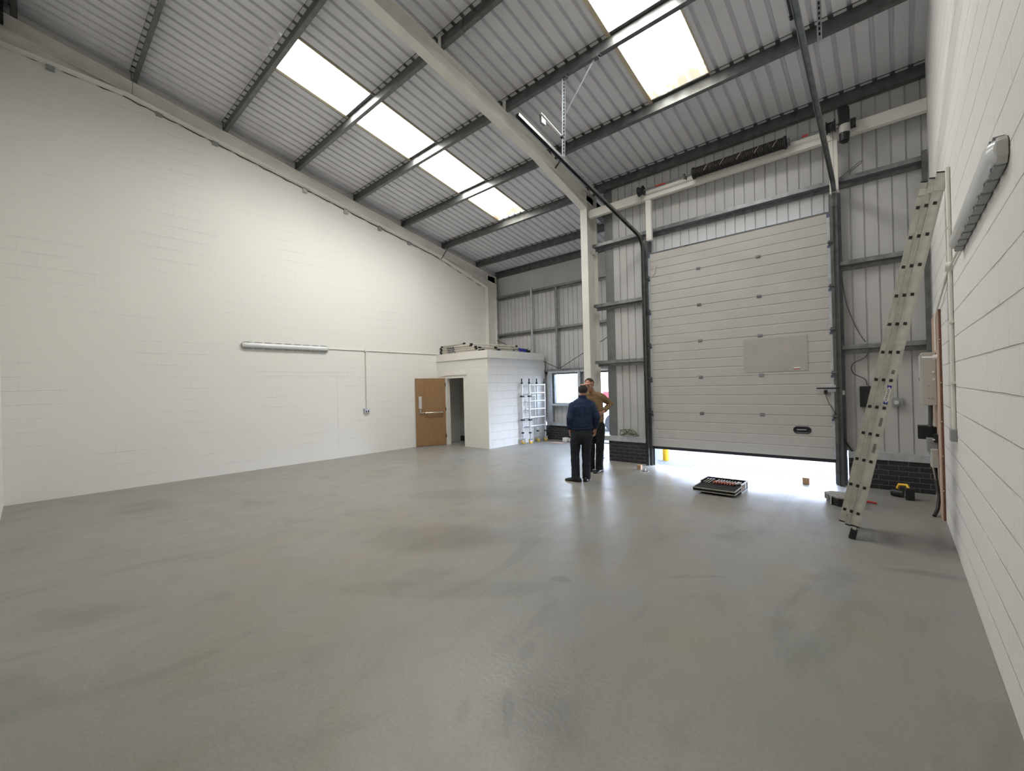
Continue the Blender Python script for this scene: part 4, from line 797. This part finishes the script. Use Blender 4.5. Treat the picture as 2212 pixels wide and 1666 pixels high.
# ------------------------------------------------------------------ SCAFFOLD FRAMES against the store room
def scaffold(x, y0, y1, label, guard):
    t = thing('mobile_scaffold', label, 'scaffold frame', (x, (y0 + y1) / 2, 0), 'scaffold tower frames beside the store room')
    for yy in (y0, y1):
        MB().tube([(x, yy, .28), (x, yy, 1.76)], .0255, 12).build('upright', m_alu, t)
        lg = MB().tube([(x, yy, .12), (x, yy, .32)], .018, 10).build('adjustable_leg', m_galv_lt, t)
        mb = MB(); mb.tube([(x, yy, .30), (x, yy, .345)], .036, 8); mb.member((x, yy - .055, .325), (x, yy + .055, .33), (0, 0, 1), [(-.012, .012, -.012, .012)]); mb.build('leg_nut', m_dark, lg)
        mb = MB(); mb.tube([(x, yy, 1.76), (x, yy, 1.91)], .018, 10); mb.tube([(x, yy, 1.755), (x, yy, 1.80)], .033, 8); mb.build('spigot', m_dark, t)
        c = MB(); c.tube([(x + .017, yy + .018, .07), (x - .017 + .0, yy + .018, .07)], .070, 20); cw = c.build('castor_wheel', m_yellow, t)
        mb = MB(); mb.box(x - .03, yy - .045, .06, x - .022, yy + .05, .135); mb.box(x + .022, yy - .045, .06, x + .03, yy + .05, .135); mb.box(x - .03, yy - .045, .118, x + .03, yy + .05, .135); mb.member((x, yy + .03, .12), (x, yy + .12, .155), (0, 0, 1), [(-.012, .012, -.004, .004)]); mb.build('castor_fork', m_galv_lt, cw)
    for zz in (1.72, 1.48, 1.24, 1.0, .755, .50): MB().tube([(x, y0, zz), (x, y1, zz)], .021, 10).build('rung', m_alu, t)
    if guard:
        MB().tube([(x + .03, y0 + .14, .78), (x + .03, y0 + .14, 1.40), (x + .03, y1 - .14, 1.40), (x + .03, y1 - .14, .80)], .015, 8).build('inner_brace', m_alu, t)
    for yy, zz in ((y0, 1.39), (y0, .70)): MB().box(x - .035, yy - .05, zz - .02, x + .05, yy + .05, zz + .02).build('brace_hook', m_dark, t)
scaffold(2.27, -1.76, -1.06, 'silver scaffold frame on yellow castors, the one nearer the store wall', True)
scaffold(2.42, -1.60, -.87, 'silver scaffold frame on yellow castors, the outer one of two', False)

# tubes stacked on the store roof
def braces(a, b_, label, band, rr=.024, rz=0):
    a = Vector(a); b_ = Vector(b_); d = (b_ - a).normalized()
    t = thing('scaffold_tube', label, 'scaffold tube', (a + b_) / 2, 'scaffold tubes stored on the store room roof')
    MB().tube([a, b_], rr, 10).build('tube', M('dull_scaffold_tube', (.52, .48, .42), .45, .35, var=.1) if 'dull_scaffold_tube' not in bpy.data.materials else bpy.data.materials['dull_scaffold_tube'], t)
    for q, s in ((a, 1), (b_, -1)):
        mb = MB(); mb.tube([q - d * s * .008, q + d * s * .06], rr + .003, 10); mb.box(q.x - .012, q.y - .03, q.z - rr, q.x + .012, q.y - .01, q.z + rr); mb.build('end_hook', m_dark, t)
    if band:
        u = a + d * .28 + d * .06 * band; mb = MB(); mb.tube([u, u + d * .30], rr + .0015, 10); bnd = mb.build('black_band', m_black, t)
        mb = MB()
        for j in range(6):
            w_ = u + d * (.03 + .043 * j); mb.box(w_.x, w_.y - rr - .004, w_.z - .008, w_.x + .026, w_.y - rr - .002, w_.z + .008)
        mb.build('white_marking', m_white, bnd)
yq = BY + .10; zr = 2.70
stack = [((.10, yq, .03), (1.74, yq + .06, .03), 1, 'bottom of the banded stack'), ((.08, yq, .085), (1.62, yq + .04, .085), .5, 'second up in the banded stack'), ((.10, yq + .01, .14), (1.60, yq + .04, .14), .3, 'third up in the banded stack'), ((.06, yq + .02, .195), (1.36, yq + .08, .195), 0.1, 'fourth up in the banded stack'), ((.10, yq + .03, .245), (1.10, yq + .06, .275), 0, 'topmost, lying without a band')]
for a, b_, bd, lab in stack: braces((a[0], a[1], zr + a[2]), (b_[0], b_[1], zr + b_[2]), 'dull scaffold tube on store roof front edge, ' + lab, bd)
braces((1.25, yq + .16, zr + .25), (2.0, yq + 1.35, zr + .19), 'dull scaffold tube on store roof lying across the left wall side', 0)
braces((1.78, yq + .10, zr + .04), (1.96, yq + 1.25, zr + .06), 'dull scaffold tube on store roof corner, lower', 0)
braces((1.70, yq + .05, zr + .11), (1.90, yq + 1.05, zr + .11), 'dull scaffold tube on store roof corner, upper', 0)
braces((1.93, yq + .60, zr + .04), (1.98, yq + 1.75, zr + .04), 'dull scaffold tube with blue clip on store side edge, lower', 0, .03)
braces((1.90, yq + .50, zr + .11), (1.95, yq + 1.72, zr + .11), 'dull scaffold tube with blue clip on store side edge, upper', 0, .03)
for q, lab in (((1.97, yq + 1.50, zr + .085), 'blue coupler clamp on the tubes at the store roof edge, left'), ((1.99, yq + 1.66, zr + .07), 'blue coupler clamp on the tubes at the store roof edge, right')):
    c = thing('tube_coupler', lab, 'clamp', q); mb = MB(); mb.tube([(q[0], q[1] - .05, q[2]), (q[0], q[1] + .05, q[2])], .062, 10); mb.build('clamp_body', m_blue, c, .006); MB().tube([(q[0] + .01, q[1], q[2] + .03), (q[0] + .06, q[1] + .04, q[2] + .10)], .009, 6).build('clamp_bolt', m_chrome, c)
for j, (yy, zz) in enumerate(((1.80, .09), (1.92, .06))):
    q = (1.97, yq + yy, zr + zz); c = thing('end_claw', 'grey toothed claw at the right end of the roof tubes, ' + ('upper' if j == 0 else 'lower'), 'claw', q)
    mb = MB(); mb.tube([(q[0], q[1] - .06, q[2]), (q[0], q[1] + .03, q[2])], .045, 8); mb.build('claw_body', m_dark, c, .005)
    for s_ in (-1, 1): MB().tube([(q[0], q[1], q[2]), (q[0] + .02, q[1] + .09, q[2] + .05 * s_ + .02)], .011, 6).build('claw_tooth', m_galv, c)

# ------------------------------------------------------------------ FLOOR THINGS
tb = thing('tool_case', 'open aluminium tool case with red-handled tools on the floor before the door', 'tool case', (8.42, -4.15, 0))
cx0, cx1, cy0, cy1 = 8.12, 8.70, -4.34, -3.99
mb = MB(); t_ = .008
mb.box(cx0, cy0, 0.006, cx1, cy1, .014); mb.box(cx0, cy0, .006, cx0 + t_, cy1, .125); mb.box(cx1 - t_, cy0, .006, cx1, cy1, .125); mb.box(cx0, cy1 - t_, .006, cx1, cy1, .125); mb.box(cx0, cy0, .006, cx1, cy0 + t_, .082)
base = mb.build('case_base', m_dark, tb)
mb = MB()
for x in (cx0, cx1):
    for y in (cy0, cy1): mb.box(x - .008, y - .008, 0, x + .008, y + .008, .128 if y == cy1 else .105)
for (a_, b_) in (((cx0, cy0), (cx1, cy0)), ((cx0, cy1), (cx1, cy1)), ((cx0, cy0), (cx0, cy1)), ((cx1, cy0), (cx1, cy1))):
    for zz in ((.006, .080) if a_[1] == b_[1] == cy0 else (.006, .122)): mb.member((*a_, zz), (*b_, zz), (0, 0, 1), [(-.008, .008, -.006, .006)])
mb.build('alloy_edging', m_alu, base)
mb = MB(); mb.box(cx1 + .001, cy0 + .05, .03, cx1 + .004, cy0 + .16, .10); mb.m = 1; mb.box(cx1 + .001, cy0 + .19, .03, cx1 + .004, cy0 + .30, .105); mb.build('side_sticker', [m_timber, m_white], base)
MB().box(cx0 + .01, cy0 + .01, .014, cx1 - .01, cy1 - .01, .085).build('foam_tray', m_foam, base)
# lid swung open towards the camera, resting low
ld = []
lu = Vector((1, 0, 0)); lv = Vector((0, -.998, -.02)).normalized(); ln = lu.cross(lv); ln = ln if ln.z > 0 else -ln
o0 = Vector((cx0, cy0 - .008, .092))
mb = MB(); mb.prism([o0, o0 + lu * .58, o0 + lu * .58 + lv * .34, o0 + lv * .34], -ln * .045); lid = mb.build('lid', m_foam, tb, .003)
mb = MB()
for off in (0, -.045):
    for (p, q) in ((0, .34), ): pass
    o1 = o0 + ln * (off + .0); mb.member(o1 + lv * .34, o1 + lv * .34 + lu * .58, ln, [(-.006, .006, -.006, .006)]); mb.member(o1, o1 + lv * .34, ln, [(-.006, .006, -.006, .006)]); mb.member(o1 + lu * .58, o1 + lu * .58 + lv * .34, ln, [(-.006, .006, -.006, .006)])
mb.build('lid_edging', M('worn_alloy_trim', (.42, .41, .33), .5, .4, var=.3, vscale=40), lid)
for j in range(8):
    x = cx0 + .18 + j * .040; y = cy0 + .11
    sd = thing('screwdriver', 'red-handled screwdriver in the open case, ' + ['leftmost', 'second from left', 'third from left', 'fourth from left', 'fourth from right', 'third from right', 'second from right', 'rightmost'][j], 'screwdriver', (x, y, .09), 'red-handled screwdrivers in the tool case')
    MB().tube([(x, y - .07, .103), (x + .004, y - .03, .110), (x + .010, y + .02, .112)], [.013, .018, .013], 8, round_=True).build('handle', m_copper, sd); MB().tube([(x + .010, y + .02, .112), (x + .03, y + .13, .120)], .006, 6).build('blade', m_chrome, sd)
for j, lab in enumerate(('left', 'middle', 'right')):
    x = cx0 + .02 + j * .042; tg = thing('spanner', 'chromed spanner at the left end of the open tool case, ' + lab + ' one', 'spanner', (x, cy0 + .1, .09)); 
    mb = MB(); mb.member((x, cy0 + .03, .092), (x + .03, cy0 + .22, .118), (0, 0, 1), [(-.009, .009, -.003, .003)]); mb.build('shank', m_chrome, tg); MB().tube([(x + .03, cy0 + .22, .112), (x + .03, cy0 + .22, .126)], .019, 8).build('ring_end', m_chrome, tg)
tag(MB().tube([(cx1 - .11, cy0 + .10, .107), (cx1 - .05, cy0 + .19, .107)], .022, 10, round_=True).build('tape_roll', m_white), 'white rounded item at the right end of the open tool case', 'tape')
tag(MB().box(6.63, -3.47, 0, 6.71, -3.39, .085).build('timber_block', [m_timber], bevel=.003), 'small pale timber block on the floor left of the sectional door', 'block')
tag(MB().box(9.30, -3.13, 0, 9.39, -3.04, .10).build('timber_block', m_timber, bevel=.003), 'small timber block on the floor under right side of the sectional door', 'block')
br_ = MB(); br_.box(6.78, -3.58, 0, 6.90, -3.53, .008); br_.box(6.83, -3.575, .008, 6.845, -3.535, .05); tag(br_.build('metal_bracket', m_galv), 'little metal bracket on the floor beside the left timber block', 'bracket')
wb = thing('white_carton', 'small white box on the floor by the far brick plinth', 'box', (3.06, -.68, 0)); MB().box(2.95, -.74, 0, 3.10, -.62, .12).build('carton', m_white, wb, .004); MB().box(3.10, -.72, .02, 3.18, -.64, .11).build('carton_flap', m_ltgrey, wb, .003)
tag(MB().box(2.75, -1.12, 0, 3.15, -.94, .006).build('floor_mat', M('pinkish_card', (.62, .38, .34), .8)), 'flat pinkish card lying on the floor near the white box', 'card')
# black case behind the ladder
kc = thing('drill_case', 'open black plastic drill case with silver latches behind the ladder foot', 'tool case', (9.9, -4.2, 0))
mb = MB(); mb.prism([(9.70, -4.05, 0), (9.76, -4.27, 0), (9.86, -4.36, 0), (10.06, -4.34, 0), (10.06, -3.98, 0), (9.74, -3.95, 0)], (0, 0, .10)); kb = mb.build('case_shell', m_black, kc, .01)
mb = MB(); mb.prism([(9.70, -4.05, .10), (9.76, -4.27, .10), (9.86, -4.36, .10), (10.06, -4.34, .10), (10.06, -3.98, .10), (9.74, -3.95, .10)], (0, 0, .016)); mb.build('tray_top', M('grey_tray', (.25, .23, .2), .6, var=.4, vscale=20), kc, .004)
for p, q in (((9.695, -4.06, .03), (9.695, -4.08, .12)), ((9.725, -4.16, .03), (9.725, -4.17, .12)), ((9.775, -4.295, .01), (9.78, -4.30, .12))): MB().member(p, q, (1, 0, 0), [(-.012, .012, -.008, .008)]).build('latch', m_alu, kb)
pl = thing('pliers', 'red-handled pliers on the floor right of the ladder foot', 'pliers', (10.17, -3.93, 0)); MB().tube([(10.05, -3.96, .02), (10.15, -3.94, .022), (10.225, -3.95, .018)], [.012, .014, .012], 8, round_=True).build('grips', m_red, pl); MB().tube([(10.0, -3.96, .02), (10.05, -3.96, .02)], .008, 6).build('jaws', m_dark, pl)
dl = thing('cordless_drill', 'black and yellow cordless drill standing by the dark brick plinth', 'drill', (10.52, -3.36, 0))
MB().box(10.52, -3.47, 0, 10.615, -3.37, .16).build('battery', m_black, dl, .01)
mb = MB(); mb.tube([(10.555, -3.40, .15), (10.54, -3.37, .19), (10.46, -3.32, .18), (10.44, -3.30, .12)], .018, 8); mb.build('grip', m_yellow, dl)
MB().tube([(10.38, -3.26, .055), (10.50, -3.30, .05)], [.05, .052], 12).build('motor_body', m_black, dl)

# ------------------------------------------------------------------ PEOPLE
U = Vector((math.cos(YAW), math.sin(YAW), 0)); F = Vector((-math.sin(YAW), math.cos(YAW), 0))
def person_frame(base):
    base = Vector(base)
    return lambda a, b, z: base + U * a + F * b + zup * z
def caps(mb, pts, rs): mb.tube(pts, rs, 14, round_=True)
def ell(P, a, b, z, ra, rb, ang=0, n=20):
    c, s = math.cos(ang), math.sin(ang)
    return [P(a + c * ra * math.cos(t) - s * rb * math.sin(t), b + s * ra * math.cos(t) + c * rb * math.sin(t), z) for t in [2 * math.pi * k / n for k in range(n)]]
def remesh(o, vox, it=6, disp=0.0, dsize=.12, fac=.5):
    m = o.modifiers.new('remesh', 'REMESH'); m.mode = 'VOXEL'; m.voxel_size = vox; m.use_smooth_shade = True
    s = o.modifiers.new('smooth', 'SMOOTH'); s.iterations = it; s.factor = fac
    if disp:
        tx = bpy.data.textures.new('folds', 'CLOUDS'); tx.noise_scale = dsize; tx.noise_depth = 2
        d = o.modifiers.new('folds', 'DISPLACE'); d.texture = tx; d.strength = disp; d.mid_level = .5; d.texture_coords = 'LOCAL'
    return o
def hand(mb, w, d, side, palm_n, curl=.5):
    """w wrist, d pointing direction, side = towards thumb, palm_n = palm normal"""
    w = Vector(w); d = Vector(d).normalized(); side = Vector(side); side = (side - d * side.dot(d)).normalized(); pn = Vector(palm_n); pn = (pn - d * pn.dot(d) - side * pn.dot(side)).normalized()
    rings = []
    for s_, hw, th in ((-.01, .026, .020), (.02, .034, .018), (.06, .042, .015), (.092, .042, .012)):
        rings.append([w + d * s_ + side * hw * math.cos(t) + pn * th * math.sin(t) for t in [2 * math.pi * k / 12 for k in range(12)]])
    mb.loft(rings)
    for k, (off, L) in enumerate(((.033, .070), (.011, .080), (-.011, .074), (-.033, .058))):
        p0 = w + d * .086 + side * off; c = curl; d1 = (d + pn * .35 * c + side * off * 1.5).normalized(); d2 = (d + pn * 1.3 * c + side * off).normalized(); d3 = (d * .6 + pn * 1.8 * c).normalized()
        p1 = p0 + d1 * L * .42; p2 = p1 + d2 * L * .32; p3 = p2 + d3 * L * .26
        mb.tube([p0 - d * .01, p1, p2, p3], [.0095, .0088, .0080, .0068], 8, round_=True)
    t0 = w + d * .025 + side * .026; t1 = t0 + (d * .7 + side * .75 + pn * .3).normalized() * .040; t2 = t1 + (d + side * .15 + pn * .3).normalized() * .030
    mb.tube([t0, t1, t2], [.014, .011, .009], 8, round_=True)
def head(mb, c, f, up, sc=1.0):
    c = Vector(c); f = Vector(f).normalized(); up = Vector(up); up = (up - f * up.dot(f)).normalized(); sd = f.cross(up)      # sd = its right
    q = lambda x, y, z: c + (sd * x + f * y + up * z) * sc
    ax = (sd, f, up)
    mb.ball(q(0, -.012, .025), .075 * sc, .093 * sc, .090 * sc, ax, 20); mb.ball(q(0, .018, -.030), .062 * sc, .070 * sc, .080 * sc, ax, 18)
    mb.ball(q(0, .045, -.085), .036 * sc, .036 * sc, .026 * sc, ax, 12)                               # chin
    mb.tube([q(0, .084, .018), q(0, .100, -.012), q(0, .108, -.030)], [.010 * sc, .013 * sc, .016 * sc], 8, round_=True)   # nose
    mb.tube([q(-.04, .074, .030), q(0, .088, .034), q(.04, .074, .030)], [.010 * sc] * 3, 8, round_=True)       # brow
    mb.tube([q(-.022, .078, -.058), q(0, .086, -.057), q(.022, .078, -.058)], [.007 * sc] * 3, 8, round_=True)    # lips
    mb.tube([q(-.018, .078, -.067), q(0, .084, -.068), q(.018, .078, -.067)], [.007 * sc] * 3, 8, round_=True)
    for s_ in (-1, 1): mb.ball(q(s_ * .078, -.008, -.005), .010 * sc, .020 * sc, .033 * sc, ax, 10); mb.ball(q(s_ * .045, .045, -.022), .022 * sc, .022 * sc, .022 * sc, ax, 10)
    return q, ax
def shoe(mb, P, heel, toe, w=.045):
    hx = P(heel[0], heel[1], 0); tx = P(toe[0], toe[1], 0); d = (tx - hx).normalized(); sd = Vector((d.y, -d.x, 0)); L = (tx - hx).length
    rings = []
    for s_, hw, h in ((0, .026, .06), (.10, .036, .085), (.30, .038, .095), (.50, .040, .075), (.72, .047, .055), (.90, .040, .042), (1.0, .020, .028)):
        c = hx + d * L * s_; rings.append([c + sd * hw * 1.05 * x + zup * z * h for x, z in ((-1.1, 0), (1.1, 0), (1.15, .35), (.85, .75), (.4, 1), (-.4, 1), (-.85, .75), (-1.15, .35))])
    mb.loft(rings)

def man(base, name_label, J, hair_mat, top_mat, leg_mat):
    P = person_frame(base); p = thing('person', name_label, 'person', base)
    b = MB(); f = U * J['face'][0] + F * J['face'][1] + zup * J['face'][2]
    hc = P(*J['head']); q, ax = head(b, hc, f, zup + U * J['tilt'][0] + F * J['tilt'][1], J.get('hs', 1.0))
    nb = P(*J['neck']); caps(b, [nb - zup * .06, nb, q(0, -.02, -.06)], [.062, .055, .054])
    for (a, bb, z, ra, rb) in J['torso']: pass
    b.loft([ell(P, a, bb, z, ra - .02, rb - .02, J['ang']) for (a, bb, z, ra, rb) in J['torso']])
    for s in ('L', 'R'):
        sh, el, wr = [P(*J[s + k]) for k in ('sh', 'el', 'wr')]
        caps(b, [sh, sh.lerp(el, .5), el, el.lerp(wr, .4), wr], [.050, .044, .037, .036, .026])
        hd = J[s + 'hand']; hand(b, wr, U * hd[0][0] + F * hd[0][1] + zup * hd[0][2], U * hd[1][0] + F * hd[1][1] + zup * hd[1][2], U * hd[2][0] + F * hd[2][1] + zup * hd[2][2], hd[3])
        hp, kn, an = [P(*J[s + k]) for k in ('hp', 'kn', 'an')]
        caps(b, [hp, hp.lerp(kn, .5), kn, kn.lerp(an, .35), an], [.075, .066, .052, .050, .036])
    body = b.build('body', m_skin, p); remesh(body, .0055, 4)
    for x in (-.031, .031):
        MB().ball(q(x, .0685, .008), .0125, n=12).build('eye', m_eye, p); MB().ball(q(x, .0785, .007), .0050, n=8).build('iris', m_black, p)
    # hair
    h = MB(); 
    h.ball(q(0, -.012, .025), .079 * J.get('hs', 1), .097 * J.get('hs', 1), .095 * J.get('hs', 1), ax, 40, keep=J['hair']); ho = h.build('hair', hair_mat, p); sdm = ho.modifiers.new('thickness', 'SOLIDIFY'); sdm.thickness = .010; sdm.offset = .2
    # jumper
    t = MB(); t.loft([ell(P, a, bb, z, ra, rb, J['ang']) for (a, bb, z, ra, rb) in J['torso']])
    t.tube([nb - zup * .05, nb + zup * J.get('collar', .022)], [.085, .064], 16)
    for s in ('L', 'R'):
        sh, el, wr = [P(*J[s + k]) for k in ('sh', 'el', 'wr')]; cuff = el.lerp(wr, J.get(s + 'cuff', .92))
        nck = nb - zup * .05
        t.tube([nck, nck.lerp(sh, .6), sh], [.075, .078, .073], 14, round_=True)
        t.tube([sh, sh.lerp(el, .5), el, el.lerp(cuff, .5), cuff], [.076, .068, .060, .057, .043 if J.get(s + 'cuff', .92) > .8 else .052], 14, round_=False); t.ball(sh, .076); t.ball(el, .060)
    remesh(t.build('jumper', top_mat, p), .009, 5, .022, .10)
    # trousers
    g = MB(); hp0 = J['hips']; g.loft([ell(P, a, bb, z, ra, rb, J['ang']) for (a, bb, z, ra, rb) in hp0])
    for s in ('L', 'R'):
        hp, kn, an = [P(*J[s + k]) for k in ('hp', 'kn', 'an')]
        g.tube([hp + zup * .06, hp, hp.lerp(kn, .5), kn, kn.lerp(an, .5), an, Vector((an.x, an.y, .045))], [.088, .102, .090, .078, .073, .072, .075], 16, round_=False)
    remesh(g.build('trousers', leg_mat, p), .009, 5, .018, .08)
    for s in ('L', 'R'):
        mb = MB(); shoe(mb, P, *J[s + 'foot']); remesh(mb.build('shoe', m_shoe, p), .007, 2)
    return p, q, P

blue = dict(collar=.045, face=(.15, .96, .10), tilt=(0, 0), head=(.115, .02, 1.585), neck=(.10, 0, 1.455), ang=0, hs=.98,
    torso=[(.075, 0, .90, .155, .120), (.075, 0, .95, .185, .145), (.08, 0, 1.05, .19, .145), (.085, 0, 1.20, .195, .140), (.09, -.01, 1.30, .190, .125), (.095, -.01, 1.38, .130, .095), (.10, 0, 1.45, .072, .068), (.105, 0, 1.49, .062, .062)],
    hips=[(.075, 0, .96, .165, .125), (.075, -.01, .88, .175, .135), (.07, -.02, .80, .170, .135), (.06, -.01, .72, .140, .11)],
    Lsh=(-.070, 0, 1.315), Lel=(-.135, -.06, 1.10), Lwr=(-.125, .03, .885), Rsh=(.255, 0, 1.315), Rel=(.335, -.05, 1.11), Rwr=(.325, .05, .90), Lcuff=.90, Rcuff=.86,
    Lhand=((.02, .15, -1), (.1, 1, .1), (1, 0, 0), .6), Rhand=((-.12, .15, -1), (-.1, 1, .1), (-1, 0, 0), .7),
    Lhp=(-.030, 0, .80), Lkn=(-.050, .02, .46), Lan=(-.050, .0, .11), Rhp=(.160, 0, .80), Rkn=(.146, .02, .46), Ran=(.138, .0, .11),
    Lfoot=((.03, -.07), (-.215, .12)), Rfoot=((.10, -.08), (.185, .19)),
    hair=lambda x, y, z: (y < .25 and z < .78 and z > -.75) and not (z > .45 and y > -.45))
pb_, q_, P_ = man((6.29, -5.02, 0), 'man seen from behind in navy jumper and dark jeans, thinning hair', blue, m_hairg, m_navy, m_denim)
wr = P_(.325, .05, .90); el = P_(.335, -.05, 1.11); dq = (el - wr).normalized(); MB().tube([wr + dq * .012, wr + dq * .030], .032, 16).build('wristwatch', m_black, pb_)
MB().tube([P_(.075 + .178 * math.cos(t), -.0 + .138 * math.sin(t), .925) for t in [2 * math.pi * k / 24 for k in range(25)]], .014, 8).build('ribbed_hem', m_navy, pb_)

tan = dict(face=(-.55, -.80, -.22), tilt=(-.12, -.12), head=(-.145, -.10, 1.675), neck=(-.085, -.03, 1.535), ang=-.52, hs=1.04,
    torso=[(-.02, .04, .95, .160, .115), (-.02, .04, 1.02, .175, .125), (-.035, .03, 1.15, .180, .125), (-.06, .01, 1.30, .195, .125), (-.075, 0, 1.42, .185, .110), (-.08, -.01, 1.50, .110, .085), (-.085, -.02, 1.54, .07, .065)],
    hips=[(-.01, .04, 1.00, .155, .110), (-.01, .04, .90, .165, .120), (-.02, .04, .82, .160, .12), (-.02, .03, .74, .13, .10)],
    Lsh=(.085, -.075, 1.445), Lel=(.285, .075, 1.305), Lwr=(.110, -.085, 1.15), Rsh=(-.24, .085, 1.445), Rel=(-.31, .12, 1.15), Rwr=(-.25, -.02, .94), Lcuff=.86, Rcuff=.93,
    Lhand=((-.75, -.10, -.60), (-.3, -.8, .6), (.2, .8, .3), .5), Rhand=((.1, -.3, -1), (.2, -1, .2), (1, 0, 0), .6),
    Lhp=(.055, .0, .86), Lkn=(.045, -.03, .48), Lan=(.035, .02, .11), Rhp=(-.105, .07, .86), Rkn=(-.115, .05, .48), Ran=(-.115, .10, .11),
    Lfoot=((.10, .08), (-.10, -.14)), Rfoot=((-.06, .16), (-.24, -.06)),
    hair=lambda x, y, z: (z > .30 and y < .62 + z * .0) or (y < -.1 and z > -.55))
pt_, q_, P_ = man((6.15, -4.13, 0), 'man in tan jumper, hand on hip, facing the one in navy', tan, m_hairb, m_tan, m_trous)
g = MB()
for s_ in (-1, 1):
    ring = [q_(s_ * .033 + .022 * math.cos(t), .092, .004 + .017 * math.sin(t)) for t in [2 * math.pi * k / 14 for k in range(15)]]; g.tube(ring, .0018, 5)
    g.tube([q_(s_ * .055, .090, .008), q_(s_ * .080, .04, .010), q_(s_ * .083, -.01, .012)], .002, 5)
g.tube([q_(-.011, .094, .008), q_(.011, .094, .008)], .0018, 5); g.build('glasses', m_black, pt_)
